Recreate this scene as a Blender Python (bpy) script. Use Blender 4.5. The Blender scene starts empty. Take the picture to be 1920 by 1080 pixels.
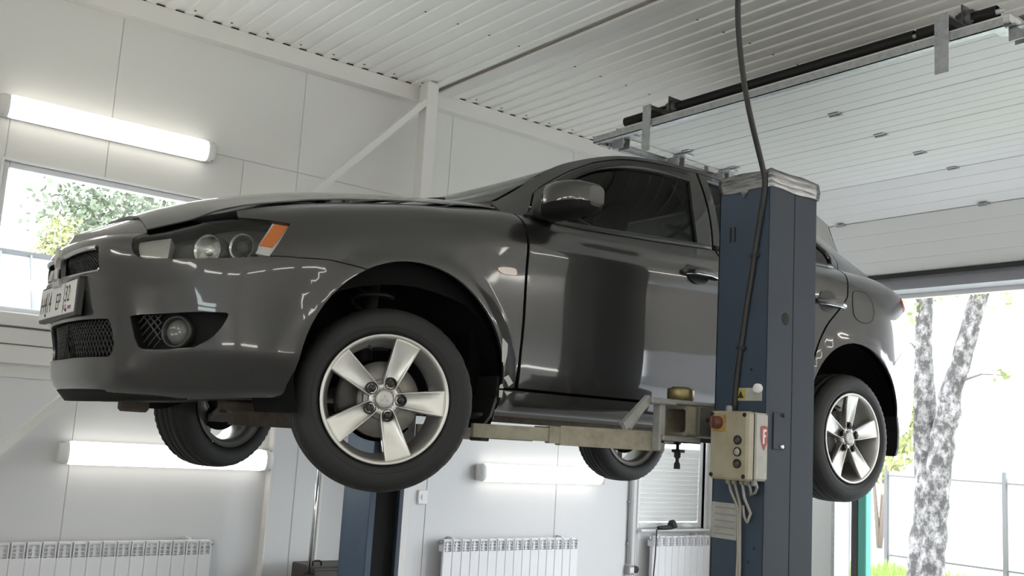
import bpy, math, random
import numpy as np
from mathutils import Vector, Matrix
from mathutils.geometry import delaunay_2d_cdt
random.seed(7); rng = np.random.default_rng(7)
scene = bpy.context.scene
C = bpy.context.collection
SKY, EXPO, LAMP, LAMP2 = 5.4, 0.95, 2.2, 6.0
PAINT = (.030, .029, .0282)

# ---------------------------------------------------------------- camera, sky, exposure
cam_d = bpy.data.cameras.new('camera'); cam = bpy.data.objects.new('camera', cam_d); C.objects.link(cam)
cam_d.sensor_width = 36; cam_d.lens = 1879.79/1920*36; cam_d.clip_start = .05; cam_d.clip_end = 200
def cam_axes(yaw, pitch, roll):
    cy, sy, cp, sp = math.cos(yaw), math.sin(yaw), math.cos(pitch), math.sin(pitch)
    f = Vector((sy*cp, cy*cp, sp)); r = Vector((cy, -sy, 0)); u = r.cross(f)
    c, s = math.cos(roll), math.sin(roll)
    return c*r + s*u, -s*r + c*u, f
_r, _u, _f = cam_axes(math.radians(37.8103), math.radians(8.694), math.radians(3.4503))
CAM = Vector((-1.7995, -3.8247, 1.55))
cam.matrix_world = Matrix(((_r.x, _u.x, -_f.x, CAM.x), (_r.y, _u.y, -_f.y, CAM.y), (_r.z, _u.z, -_f.z, CAM.z), (0, 0, 0, 1)))
scene.camera = cam

w = bpy.data.worlds.new('overcast_sky'); scene.world = w; w.use_nodes = True
nt = w.node_tree; bg = nt.nodes['Background']
tc = nt.nodes.new('ShaderNodeTexCoord'); sep = nt.nodes.new('ShaderNodeSeparateXYZ'); rp = nt.nodes.new('ShaderNodeValToRGB')
nt.links.new(tc.outputs['Generated'], sep.inputs[0]); nt.links.new(sep.outputs['Z'], rp.inputs[0]); nt.links.new(rp.outputs[0], bg.inputs['Color'])
rp.color_ramp.elements[0].color = (.90, .93, .96, 1); rp.color_ramp.elements[1].color = (.80, .89, 1.0, 1)
bg.inputs['Strength'].default_value = SKY
vs_ = scene.view_settings
vs_.view_transform = 'Standard'; vs_.look = 'None'; vs_.gamma = 1; vs_.use_curve_mapping = False; vs_.exposure = EXPO
scene.cycles.max_bounces = 10; scene.cycles.diffuse_bounces = 5; scene.cycles.glossy_bounces = 4; scene.cycles.transmission_bounces = 6; scene.cycles.transparent_max_bounces = 12
scene.cycles.sample_clamp_indirect = 6; scene.cycles.use_denoising = True
scene.cycles.caustics_reflective = False; scene.cycles.caustics_refractive = False
# ---------------------------------------------------------------- materials
MATS = {}
def mat(name, col, rough=.5, metal=0., coat=0., spec=.5, noise=0., nscale=20., bump=0., bscale=60., emit=0., ncol=None, stretch=None):
    if name in MATS: return MATS[name]
    m = bpy.data.materials.new(name); m.use_nodes = True; nt = m.node_tree; b = nt.nodes['Principled BSDF']
    b.inputs['Base Color'].default_value = (*col, 1); b.inputs['Roughness'].default_value = rough; b.inputs['Metallic'].default_value = metal
    b.inputs['Specular IOR Level'].default_value = spec
    if coat: b.inputs['Coat Weight'].default_value = coat; b.inputs['Coat Roughness'].default_value = .04
    if emit: b.inputs['Emission Color'].default_value = (*col, 1); b.inputs['Emission Strength'].default_value = emit
    if noise or bump:
        t = nt.nodes.new('ShaderNodeTexCoord'); mp = nt.nodes.new('ShaderNodeMapping'); nt.links.new(t.outputs['Object'], mp.inputs[0])
        if stretch: mp.inputs['Scale'].default_value = stretch
    if noise:
        n = nt.nodes.new('ShaderNodeTexNoise'); n.inputs['Scale'].default_value = nscale; n.inputs['Detail'].default_value = 6; n.inputs['Roughness'].default_value = .65
        nt.links.new(mp.outputs[0], n.inputs['Vector'])
        r = nt.nodes.new('ShaderNodeValToRGB'); r.color_ramp.elements[0].position = .42; r.color_ramp.elements[1].position = .42 + .3
        c2 = ncol if ncol else tuple(c*(1-noise) for c in col)
        r.color_ramp.elements[0].color = (*col, 1); r.color_ramp.elements[1].color = (*c2, 1)
        nt.links.new(n.outputs['Fac'], r.inputs[0]); nt.links.new(r.outputs[0], b.inputs['Base Color'])
    if bump:
        n2 = nt.nodes.new('ShaderNodeTexNoise'); n2.inputs['Scale'].default_value = bscale; n2.inputs['Detail'].default_value = 3
        nt.links.new(mp.outputs[0], n2.inputs['Vector'])
        bp = nt.nodes.new('ShaderNodeBump'); bp.inputs['Strength'].default_value = bump; bp.inputs['Distance'].default_value = .004
        nt.links.new(n2.outputs['Fac'], bp.inputs['Height']); nt.links.new(bp.outputs[0], b.inputs['Normal'])
    MATS[name] = m; return m
def glass(name, tint, gl=1.0, rough=.02, ior=1.5):
    m = bpy.data.materials.new(name); m.use_nodes = True; nt = m.node_tree
    for n in list(nt.nodes):
        if n.type != 'OUTPUT_MATERIAL': nt.nodes.remove(n)
    out = nt.nodes['Material Output']
    tr = nt.nodes.new('ShaderNodeBsdfTransparent'); tr.inputs[0].default_value = (*tint, 1)
    g = nt.nodes.new('ShaderNodeBsdfGlossy'); g.inputs['Roughness'].default_value = rough; g.inputs['Color'].default_value = (gl, gl, gl, 1)
    fr = nt.nodes.new('ShaderNodeFresnel'); fr.inputs['IOR'].default_value = ior
    geo = nt.nodes.new('ShaderNodeNewGeometry'); mx = nt.nodes.new('ShaderNodeMixShader')
    mi = nt.nodes.new('ShaderNodeMix'); mi.inputs[2].default_value = ior; mi.inputs[3].default_value = 1/ior
    nt.links.new(geo.outputs['Backfacing'], mi.inputs[0]); nt.links.new(mi.outputs[0], fr.inputs['IOR'])   # one thin sheet, whichever face is met
    nt.links.new(fr.outputs[0], mx.inputs[0]); nt.links.new(tr.outputs[0], mx.inputs[1]); nt.links.new(g.outputs[0], mx.inputs[2]); nt.links.new(mx.outputs[0], out.inputs[0])
    MATS[name] = m; return m

# ---------------------------------------------------------------- mesh helpers
ORG = {}
def tag(o, label=None, cat=None, group=None, kind=None):
    if label: o['label'] = label
    if cat: o['category'] = cat
    if group: o['group'] = group
    if kind: o['kind'] = kind
    return o
def empty(name, loc, rz=0., label=None, cat=None, group=None, kind=None, parent=None):
    o = bpy.data.objects.new(name, None); C.objects.link(o); o.empty_display_size = .1
    if parent is None:
        o.location = loc; o.rotation_euler = (0, 0, rz); ORG[o] = Vector(loc)
    else:
        o.parent = parent; o.location = Vector(loc)-ORG[parent]; ORG[o] = Vector(loc)
    return tag(o, label, cat, group, kind)
def link(name, me, material, parent=None):
    o = bpy.data.objects.new(name, me); C.objects.link(o)
    if material is not None and not me.materials:
        for mm in (material if isinstance(material, (list, tuple)) else [material]): me.materials.append(mm)
    if parent is not None: o.parent = parent
    ORG[o] = ORG.get(parent, Vector((0, 0, 0)))
    return o
class MB:
    def __init__(s): s.v = []; s.f = []; s.sm = []; s.mi = []
    def add(s, vs, fs, smooth=False, mi=0):
        k = len(s.v); s.v += [tuple(map(float, p)) for p in vs]; s.f += [tuple(i+k for i in f) for f in fs]; s.sm += [smooth]*len(fs); s.mi += [mi]*len(fs); return s
    def box(s, x0, x1, y0, y1, z0, z1, b=0., mi=0):
        if b <= 0:
            v = [(x, y, z) for x in (x0, x1) for y in (y0, y1) for z in (z0, z1)]
            return s.add(v, [(0, 1, 3, 2), (4, 6, 7, 5), (0, 4, 5, 1), (2, 3, 7, 6), (0, 2, 6, 4), (1, 5, 7, 3)], mi=mi)
        b = min(b, (x1-x0)/2.01, (y1-y0)/2.01, (z1-z0)/2.01)
        # chamfered box: 24 points
        P = {}
        v = []
        for i, x in enumerate((x0, x1)):
            for j, y in enumerate((y0, y1)):
                for k, z in enumerate((z0, z1)):
                    sx, sy, sz = (1, -1)[i], (1, -1)[j], (1, -1)[k]
                    for a in range(3):
                        q = [x+sx*b, y+sy*b, z+sz*b]; q[a] = (x, y, z)[a]
                        P[i, j, k, a] = len(v); v.append(tuple(q))
        f = []
        for a in range(3):
            o1, o2 = [(1, 2), (0, 2), (0, 1)][a]
            for e in (0, 1):
                c = []
                for (p, q) in ((0, 0), (1, 0), (1, 1), (0, 1)):
                    ix = [0, 0, 0]; ix[a] = e; ix[o1] = p; ix[o2] = q; c.append(P[(*ix, a)])
                f.append(tuple(c))
        for a in range(3):            # edges along axis a
            o1, o2 = [(1, 2), (0, 2), (0, 1)][a]
            for p in (0, 1):
                for q in (0, 1):
                    c = []
                    for e, fa in ((0, o1), (0, o2), (1, o2), (1, o1)):
                        ix = [0, 0, 0]; ix[a] = e; ix[o1] = p; ix[o2] = q; c.append(P[(*ix, fa)])
                    f.append(tuple(c))
        for i in (0, 1):
            for j in (0, 1):
                for k in (0, 1): f.append((P[i, j, k, 0], P[i, j, k, 1], P[i, j, k, 2]))
        return s.add(v, f, mi=mi)
    def frame_box(s, c, ax, h, mi=0):      # oriented box: centre, three axes, half sizes
        c = Vector(c); ax = [Vector(a).normalized() for a in ax]
        v = [c + ax[0]*h[0]*i + ax[1]*h[1]*j + ax[2]*h[2]*k for i in (-1, 1) for j in (-1, 1) for k in (-1, 1)]
        return s.add(v, [(0, 1, 3, 2), (4, 6, 7, 5), (0, 4, 5, 1), (2, 3, 7, 6), (0, 2, 6, 4), (1, 5, 7, 3)], mi=mi)
    def bar(s, p, q, w, h, up=(0, 0, 1)):   # rectangular bar from p to q
        p, q = Vector(p), Vector(q); d = (q-p); L = d.length; d.normalize(); n = Vector(up); sx = d.cross(n).normalized(); n = sx.cross(d)
        return s.frame_box((p+q)/2, (d, sx, n), (L/2, w/2, h/2))
    def loft(s, rings, caps=(True, True), smooth=True, closed=True, mi=0):
        n = len(rings[0]); v = [p for r in rings for p in r]; f = []
        for i in range(len(rings)-1):
            for j in range(n if closed else n-1):
                a, b = i*n+j, i*n+(j+1) % n; f.append((a, b, b+n, a+n))
        s.add(v, f, smooth, mi)
        if caps[0]: s.add(rings[0], [tuple(range(n))[::-1]], False, mi)
        if caps[1]: s.add(rings[-1], [tuple(range(n))], False, mi)
        return s
    def tube(s, pts, r, n=10, caps=(True, True), mi=0):
        pts = [Vector(p) for p in pts]; rings = []; R = r if isinstance(r, (list, tuple)) else [r]*len(pts)
        t0 = (pts[1]-pts[0]).normalized(); up = Vector((0, 0, 1)) if abs(t0.z) < .9 else Vector((1, 0, 0)); a = t0.cross(up).normalized()
        for i, p in enumerate(pts):
            t = (pts[min(i+1, len(pts)-1)]-pts[max(i-1, 0)]).normalized(); a = (a - t*a.dot(t)).normalized(); b = t.cross(a)
            rings.append([p + (a*math.cos(k*2*math.pi/n) + b*math.sin(k*2*math.pi/n))*R[i] for k in range(n)])
        return s.loft(rings, caps, mi=mi)
    def lathe(s, prof, c, axis, n=48, a0=0., a1=2*math.pi, smooth=True, mi=0):   # prof: (along axis, radius)
        c = Vector(c); ax = Vector(axis).normalized(); up = Vector((0, 0, 1)) if abs(ax.z) < .9 else Vector((1, 0, 0)); u = ax.cross(up).normalized(); w = u.cross(ax)
        full = abs(a1-a0-2*math.pi) < 1e-6; m = n if full else n+1; v = []; f = []
        for i in range(m):
            t = a0+(a1-a0)*i/n; d = u*math.cos(t)+w*math.sin(t)
            v += [c+ax*p+d*r for p, r in prof]
        k = len(prof)
        for i in range(n):
            j = (i+1) % m
            for q in range(k-1): f.append((i*k+q, j*k+q, j*k+q+1, i*k+q+1))
        return s.add(v, f, smooth, mi)
    def prism(s, poly, origin, ex, ey, depth, smooth=False, mi=0):   # flat outline extruded along ex x ey
        o = Vector(origin); ex = Vector(ex); ey = Vector(ey); n = ex.cross(ey).normalized()
        a = [o+ex*x+ey*y for x, y in poly]; b = [p+n*depth for p in a]; k = len(a)
        return s.add(a+b, [tuple(range(k))[::-1], tuple(range(k, 2*k))]+[(i, (i+1) % k, (i+1) % k+k, i+k) for i in range(k)], smooth, mi)
    def build(s, name, material, parent=None, bevel=0., fix=True):
        o0 = ORG.get(parent, Vector((0, 0, 0)))
        me = bpy.data.meshes.new(name); me.from_pydata([(x-o0.x, y-o0.y, z-o0.z) for x, y, z in s.v], [], s.f)
        me.polygons.foreach_set('use_smooth', s.sm)
        ob = link(name, me, material, parent)
        me.polygons.foreach_set('material_index', s.mi)
        if fix:
            import bmesh
            bm = bmesh.new(); bm.from_mesh(me); bmesh.ops.remove_doubles(bm, verts=bm.verts, dist=1e-5); bmesh.ops.recalc_face_normals(bm, faces=bm.faces); bm.to_mesh(me); bm.free()
        if bevel:
            md = ob.modifiers.new('edge', 'BEVEL'); md.width = bevel; md.segments = 2; md.limit_method = 'ANGLE'; md.angle_limit = .6
        return ob
def share(o, name, parent, dv=(0, 0, 0)):
    c = o.copy(); c.name = name; C.objects.link(c); c.parent = parent; c.location = o.location + Vector(dv); ORG[c] = ORG.get(parent, Vector((0, 0, 0))); return c
def copy_tree(o, parent=None):
    c = o.copy(); C.objects.link(c)
    if parent: c.parent = parent
    for ch in list(o.children): copy_tree(ch, c)
    return c
# ---------------------------------------------------------------- room shell
YW, XL, XR, YN, ZC = 2.45, -4.6, 5.5, -6.2, 4.14
M_wall = mat('white_panel_paint', (.72, .715, .69), .45, bump=.04, bscale=8)
M_wall2 = mat('white_panel_ribbed', (.69, .69, .695), .45)
def ribbed(m, scale):
    nt = m.node_tree; b = nt.nodes['Principled BSDF']; t = nt.nodes.new('ShaderNodeTexCoord'); wv = nt.nodes.new('ShaderNodeTexWave'); wv.bands_direction = 'X'
    wv.inputs['Scale'].default_value = scale; wv.wave_profile = 'SAW'; bp = nt.nodes.new('ShaderNodeBump'); bp.inputs['Strength'].default_value = .25; bp.inputs['Distance'].default_value = .003
    nt.links.new(t.outputs['Object'], wv.inputs['Vector']); nt.links.new(wv.outputs['Fac'], bp.inputs['Height']); nt.links.new(bp.outputs[0], b.inputs['Normal'])
ribbed(M_wall2, 2.6)
M_joint = mat('joint_grey', (.55, .55, .55), .7)
M_trim = mat('white_trim_paint', (.76, .745, .715), .4)
M_ceil = mat('glossy_white_sheet', (.90, .888, .855), .42, spec=.35, bump=.02, bscale=3)
M_black = mat('black_gap', (.012, .012, .012), .8)
M_rubber = mat('black_rubber', (.020, .019, .018), .55, bump=.15, bscale=40)
M_steel = mat('galvanised_steel', (.46, .47, .48), .42, .85, noise=.3, nscale=30)
M_pvc = mat('white_pvc', (.80, .80, .80), .3)
M_floor = mat('grey_concrete_floor', (.34, .335, .325), .45, noise=.2, nscale=5)

fl = MB().box(XL-.12, XR+.2, YN-.12, YW+.12, -.3, 0).build('floor', M_floor); tag(fl, kind='structure')

def wall_cells(xe, ze, holes):
    out = []
    for a, b in zip(xe[:-1], xe[1:]):
        for c, d in zip(ze[:-1], ze[1:]):
            rs = [(a, b, c, d)]
            for (h0, h1, h2, h3) in holes:
                nr = []
                for (p, q, r, s) in rs:
                    if h0 >= q or h1 <= p or h2 >= s or h3 <= r: nr.append((p, q, r, s)); continue
                    if p < h0: nr.append((p, h0, r, s))
                    if q > h1: nr.append((h1, q, r, s))
                    m0, m1 = max(p, h0), min(q, h1)
                    if r < h2: nr.append((m0, m1, r, h2))
                    if s > h3: nr.append((m0, m1, h3, s))
                rs = nr
            out += rs
    return out
W1 = (-.69, .74, 2.11, 2.985); W2 = (4.60, 5.46, .87, 2.7)
wb = empty('wall_back', (0, YW, 0), kind='structure')
for (a, b, c, d) in wall_cells([XL-.12, XR+.2], [0, 4.35], [W1, W2]):
    MB().box(a, b, YW+.005, YW+.12, c, d).build('wall_core', M_joint, wb)
for (a, b, c, d) in wall_cells([XL, -3.91, -2.65, -1.39, -.128, 1.133, 2.389, 3.648, 4.58, XR+.2], [0, 1.74, 3.30, 4.35], [W1, W2]):
    g = .0014
    MB().box(a+g, b-g, YW, YW+.006, c+g, d-g, .003).build('panel', M_wall if c > 1.7 else M_wall2, wb)
DZ_ = 2.93
def plain_wall(name, x0, x1, y0, y1, z0=0, z1=4.3, m=M_wall):
    return tag(MB().box(x0, x1, y0, y1, z0, z1).build(name, m), kind='structure')
wl = empty('wall_left', (XL, 0, 0), kind='structure'); wf = empty('wall_front', (0, YN, 0), kind='structure')
FW = []
M_far = mat('grey_facing_wall', (.80, .795, .79), .5)
for (a, b, c, d) in wall_cells([XL+i*1.263 for i in range(9)], [0, 4.35], FW): MB().box(a+.001, b-.001, YN-.12, YN, c, d, .002).build('panel', M_far, wf)
for (a, b, c, d) in wall_cells([YN-.12]+[YN+i*1.236 for i in range(1, 7)]+[YW+.12], [0, 4.35], [(-4.4, -2.6, 1.3, 2.5)]): MB().box(XL-.12, XL, a+.001, b-.001, c, d, .003).build('panel', M_wall2, wl)

# end wall round the big door opening
DY0, DY1, DZ = -1.78, 1.085, 2.93
wr_ = empty('wall_right', (XR, 0, 0), kind='structure')
M_lintel = mat('backlit_lintel_grey', (.34, .34, .37), .5)  # grey holds the shade of the lintel's backlit inner face
MB().box(XR, XR+.2, DY1, YW+.1, 0, 4.35).build('panel', M_wall, wr_)
MB().box(XR, XR+.2, -2.4, DY0, 0, 4.35).build('panel', M_wall, wr_)
MB().box(XR, XR+.2, YN, -5.9, 0, 4.35).build('panel', M_wall, wr_)
MB().box(XR, XR+.2, -5.9, -2.4, 2.4, 4.35).build('panel', M_wall, wr_)   # the next bay's doorway
MB().box(XR, XR+.2, DY0, DY1, DZ+.13, 4.35).build('panel', M_wall, wr_)
MB().box(XR-.02, XR+.2, DY0-.02, DY1+.02, DZ, DZ+.13).build('lintel', M_lintel, wr_)
MB().box(XR+.2, XR+.26, DY0-.1, DY1+.1, DZ-.035, DZ+.16).build('lintel_flashing', M_trim, wr_)

# ceiling of folded sheet: one strip per fold
ce = empty('ceiling', (0, 0, ZC), kind='structure')
MB().box(XL-.1, XR+.3, YN-.1, YW+.12, ZC+.06, ZC+.2).build('ceiling_deck', M_joint, ce)
P = .1237; x = 1.976 - P*53.5
pf = [(0, 0), (.058, 0), (.064, .012), (P-.005, .012), (P, 0)]
strip = None; k = 0
YS0, YS1 = YN, YW
m_ = MB(); n_ = len(pf)
vs = [(px, y, ZC+pz) for y in (YS0, YS1) for px, pz in pf] + [(px, y, ZC+.03) for y in (YS0, YS1) for px in (pf[0][0], pf[-1][0])]
m_.add(vs, [(i, i+1, i+1+n_, i+n_) for i in range(n_-1)] + [(0, n_, 2*n_+2, 2*n_), (n_-1, 2*n_+1, 2*n_+3, 2*n_-1)])
xs0 = XL-.05
i = 0
while True:
    xx = 1.976 + P*(i-54) - .031
    i += 1
    if xx < XL-.1: continue
    if xx > XR+.1: break
    if strip is None:
        strip = m_.build('ceiling_strip', M_ceil, ce, fix=False); strip.location.x = xx
    else:
        c = share(strip, 'ceiling_strip', ce); c.location.x = xx
# eaves angle under the strip ends, with the dark open folds above it
MB().box(XL, XR, 2.36, YW, 4.022, ZC-.001, .0015).build('eaves_angle', M_trim, ce)
MB().box(XL, XR, 2.372, YW, ZC-.0035, ZC+.0122).build('fold_dark_backing', M_black, ce)  # black block puts the darkness into the open folds
fz = ZC-.022
MB().box(2.165, 2.285, YN, 2.36, fz, ZC+.002, .004).build('cover_strip', M_trim, ce)
MB().box(2.155, 2.166, YN, 2.36, ZC-.006, ZC+.002).build('cover_strip_shadow_gap', mat('brown_shadow_line', (.26, .23, .20), .7), ce)  # brown strip stands in for the shadow beside the cover strip
sc_ = MB()
for yy in (2.27, 1.2, .09, -1.1, -2.3):
    for q in range(-20, 17):
        sx = 1.976 + P*2*q + .0 + (.06 if yy < 2 else 0)
        if 2.1 < sx < 2.28 or sx > XR-.1 or sx < XL+.1: continue
        sc_.lathe([(0, .0), (-.004, .009), (-.006, .006), (-.006, 0)], (sx, yy + .02*math.sin(q*3.1), ZC), (0, 0, 1), 6)
s_ = sc_.build('screw_heads', mat('dark_screw', (.10, .095, .09), .5, .5), ce); tag(s_, kind='stuff')

# square column, brace, lower pier, sill bands
col = tag(MB().box(1.983, 2.080, 2.20, 2.31, 0, ZC, .004).build('column_steel', M_trim), kind='structure')
tag(MB().bar((1.99, 2.235, 3.985), (-1.9, 2.235, -.06), .045, .062, (0, 1, 0)).build('trim_1', M_trim), kind='structure')
pr = empty('trim_2', (1.13, YW, 0), kind='structure')
MB().box(1.126, 1.485, 2.395, YW, 0, 1.74, .004).build('pier_cladding', M_wall2, pr)
MB().box(1.11, 1.125, 2.385, YW, 0, 1.74, .002).build('corner_angle', M_trim, pr)
MB().box(1.485, 1.50, 2.385, YW, 0, 1.74, .002).build('corner_angle', M_trim, pr)
MB().box(1.30, 1.304, 2.392, 2.396, 0, 1.74).build('joint_line', M_joint, pr)
tr_ = empty('trim_3', (0, YW, 1.8), kind='structure')
for z0, z1, y0 in ((2.03, 2.105, 2.38), (1.93, 2.02, 2.40), (1.82, 1.925, 2.41)):
    MB().box(XL, 1.12, y0, YW, z0, z1, .004).build('sill_board', M_trim, tr_)
# ---------------------------------------------------------------- windows
def window(name, X0, X1, Z0, Z1, mull=(), trans=(), fw=.05):
    o = empty(name, ((X0+X1)/2, YW, Z0), kind='structure')
    fr = MB(); y0, y1 = YW+.03, YW+.10
    fr.box(X0, X0+fw, y0, y1, Z0, Z1, .004); fr.box(X1-fw, X1, y0, y1, Z0, Z1, .004); fr.box(X0+fw, X1-fw, y0, y1, Z0, Z0+fw, .004); fr.box(X0+fw, X1-fw, y0, y1, Z1-fw, Z1, .004)
    f = fr.build('window_frame', M_pvc, o)
    for t in trans: MB().box(X0+fw, X1-fw, y0, y1, t-.015, t+.015, .004).build('transom', M_pvc, o)
    zs = [Z0+fw]+[q for t in trans for q in (t-.015, t+.015)]+[Z1-fw]
    for a, b in zip(zs[::2], zs[1::2]): MB().box(X0+fw, X1-fw, YW+.062, YW+.066, a, b).build('pane', GLASS, o)
    MB().box(X0-.01, X1+.01, YW-.06, YW+.03, Z0-.02, Z0, .004).build('window_sill', M_pvc, o)
    for a, b, c, d in ((X0-.012, X0, Z0, Z1), (X1, X1+.012, Z0, Z1), (X0-.012, X1+.012, Z1, Z1+.012)): MB().box(a, b, YW-.006, YW+.12, c, d).build('reveal', M_pvc, o)
    return o
GLASS = glass('window_glass', (.93, .96, .95))
w1 = window('window_1', *W1, fw=.035)
wx = empty('window_3', (XL-.06, -3.5, 1.3), kind='structure')
for q in ((-4.4, -4.34, 1.3, 2.5), (-2.66, -2.6, 1.3, 2.5), (-4.34, -2.66, 1.3, 1.36), (-4.34, -2.66, 2.44, 2.5), (-4.34, -2.66, 1.66, 1.78), (-4.34, -2.66, 2.02, 2.14)): MB().box(XL-.09, XL-.03, *q, .004).build('window_frame', M_pvc, wx)
for u, v in ((1.36, 1.66), (1.78, 2.02), (2.14, 2.44)): MB().box(XL-.062, XL-.058, -4.34, -2.66, u, v).build('pane', GLASS, wx)
w2 = window('window_2', *W2, trans=(1.56,))
bl = empty('window_blind', (5.03, YW, .93), 0, 'white horizontal slat blind covering the lower window pane above the third radiator', 'blind')
bm_ = MB().box(4.66, 5.40, YW+.036, YW+.048, 0, .036); sl0 = None
M_blind = mat('white_blind_slat', (.80, .80, .79), .5)
for i in range(15):
    z = .93 + i*.040
    if sl0 is None: sl0 = MB().frame_box((5.03, YW+.04, z+.02), ((1, 0, 0), (0, 1, .25), (0, -.25, 1)), (.375, .004, .0205)).build('slat', M_blind, bl)
    else: share(sl0, 'slat', bl, (0, 0, z-.93))
MB().box(4.655, 5.405, YW+.028, YW+.052, 1.53, 1.555, .003).build('head_rail', M_pvc, bl)
# ---------------------------------------------------------------- wall lamps (sealed twin tube fittings)
M_diff = mat('lit_lamp_diffuser', (1.0, .965, .89), .3, emit=LAMP)
M_lampbase = mat('grey_lamp_base', (.62, .62, .62), .4)
M_clip = mat('lamp_end_cap', (.75, .75, .73), .35)
def wall_lamp(x0, x1, z, y, label, ny=1, group='twin tube wall lamps'):
    """x0..x1 along the wall, y = wall face, ny = +1 for the back wall"""
    o = empty('wall_lamp', ((x0+x1)/2, y, z), 0, label, 'lamp')
    yy = lambda d: y - ny*d
    def bx(d0, d1): return (min(yy(d0), yy(d1)), max(yy(d0), yy(d1)))
    MB().box(x0, x1, *bx(0, .045), z-.062, z+.062, .01).build('lamp_base', M_lampbase, o)
    # diffuser: rounded profile swept along x with rounded ends
    pf = []
    for t in np.linspace(0, math.pi, 13): pf.append((.045+.062*math.sin(t)**.7, .068*math.cos(t)))
    rings = []
    for q, sc in ((x0+.045, .80), (x0+.05, .93), (x0+.065, 1.), (x1-.065, 1.), (x1-.05, .93), (x1-.045, .80)):
        rings.append([(q, yy(.045+(d-.045)*sc), z+h*sc) for d, h in pf])
    MB().loft(rings, (True, True), True, True).build('diffuser', M_diff, o)
    for a, b in ((x0-.008, x0+.046), (x1-.046, x1+.008)):
        pr2 = [[(q, yy(.005+(d-.005)*s_*.97), z+h*s_*.97) for d, h in pf] for q, s_ in ((a, .86), ((a+b)/2, 1), (b, 1))] if a < x0 else [[(q, yy(.005+(d-.005)*s_*.97), z+h*s_*.97) for d, h in pf] for q, s_ in ((a, 1), ((a+b)/2, 1), (b, .86))]
        e = MB().loft(pr2, (True, True), True).build('end_cap', M_clip, o)
        for dz in (-.05, .05): MB().box(min(a, b)+.02, max(a, b)-.012, *bx(.045, .075), z+dz-.012, z+dz+.012, .003).build('clip', M_steel, e)
    return o
_wl = wall_lamp(-.762, .507, 3.288, YW, 'lit twin tube wall lamp above the window, highest of the wall lamps')
wall_lamp(-.205, 1.108, 1.333, YW, 'lit twin tube wall lamp behind the far front wheel, above the long radiator')
wall_lamp(2.815, 4.12, 1.305, YW, 'lit twin tube wall lamp behind the far rear wheel, above the middle radiator')
# unseen lamps added behind the camera to brighten the room and mirror in paint
M_diff2 = mat('added_lamp_diffuser', (1.0, .965, .89), .3, emit=LAMP2)  # added lamps glow stronger than the ones in view
_w2 = wall_lamp(-.835, .435, 3.30, YN, 'unseen twin tube wall lamp added in the upper row of the wall facing the car', -1, 'added upper lamps on the facing wall')
_w2['group'] = 'added upper lamps on the facing wall'
for _o in _w2.children:
    if _o.name.startswith('diffuser'): _o.data.materials[0] = M_diff2
def lamp_copies(proto, places, label, group):
    for i, (x, y, z, rz) in enumerate(places):
        o = copy_tree(proto); o.location = (x, y, z); o.rotation_euler = (0, 0, rz); tag(o, label, 'lamp', group)
lamp_copies(_w2, [(-3.5+1.65*i, YN, 3.30, 0) for i in (0, 1, 3, 4, 5)], 'unseen twin tube wall lamp added in the upper row of the wall facing the car', 'added upper lamps on the facing wall')
lamp_copies(_w2, [(-3.5+1.65*i, YN, 1.35, 0) for i in (0, 3, 5)], 'unseen twin tube wall lamp added in the lower row of the wall facing the car', 'added lower lamps on the facing wall')
lamp_copies(_w2, [(XL, -5.3+1.65*i, 3.30, -math.pi/2) for i in range(5)], 'unseen twin tube wall lamp added high on the end wall ahead of the car nose', 'added lamps on the end wall')
lamp_copies(_w2, [(XL, y, 1.35, -math.pi/2) for y in (-5.3, -1.6, .1)], 'unseen twin tube wall lamp added low on the end wall ahead of the car nose', 'added low lamps on the end wall')
lamp_copies(_w2, [(XR, -5.1, 3.55, math.pi/2), (XR, -3.4, 3.55, math.pi/2)], 'unseen twin tube wall lamp added over the open doorway of the next bay', 'added lamps over the next doorway')  # added to brighten the right part of the ceiling
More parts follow.
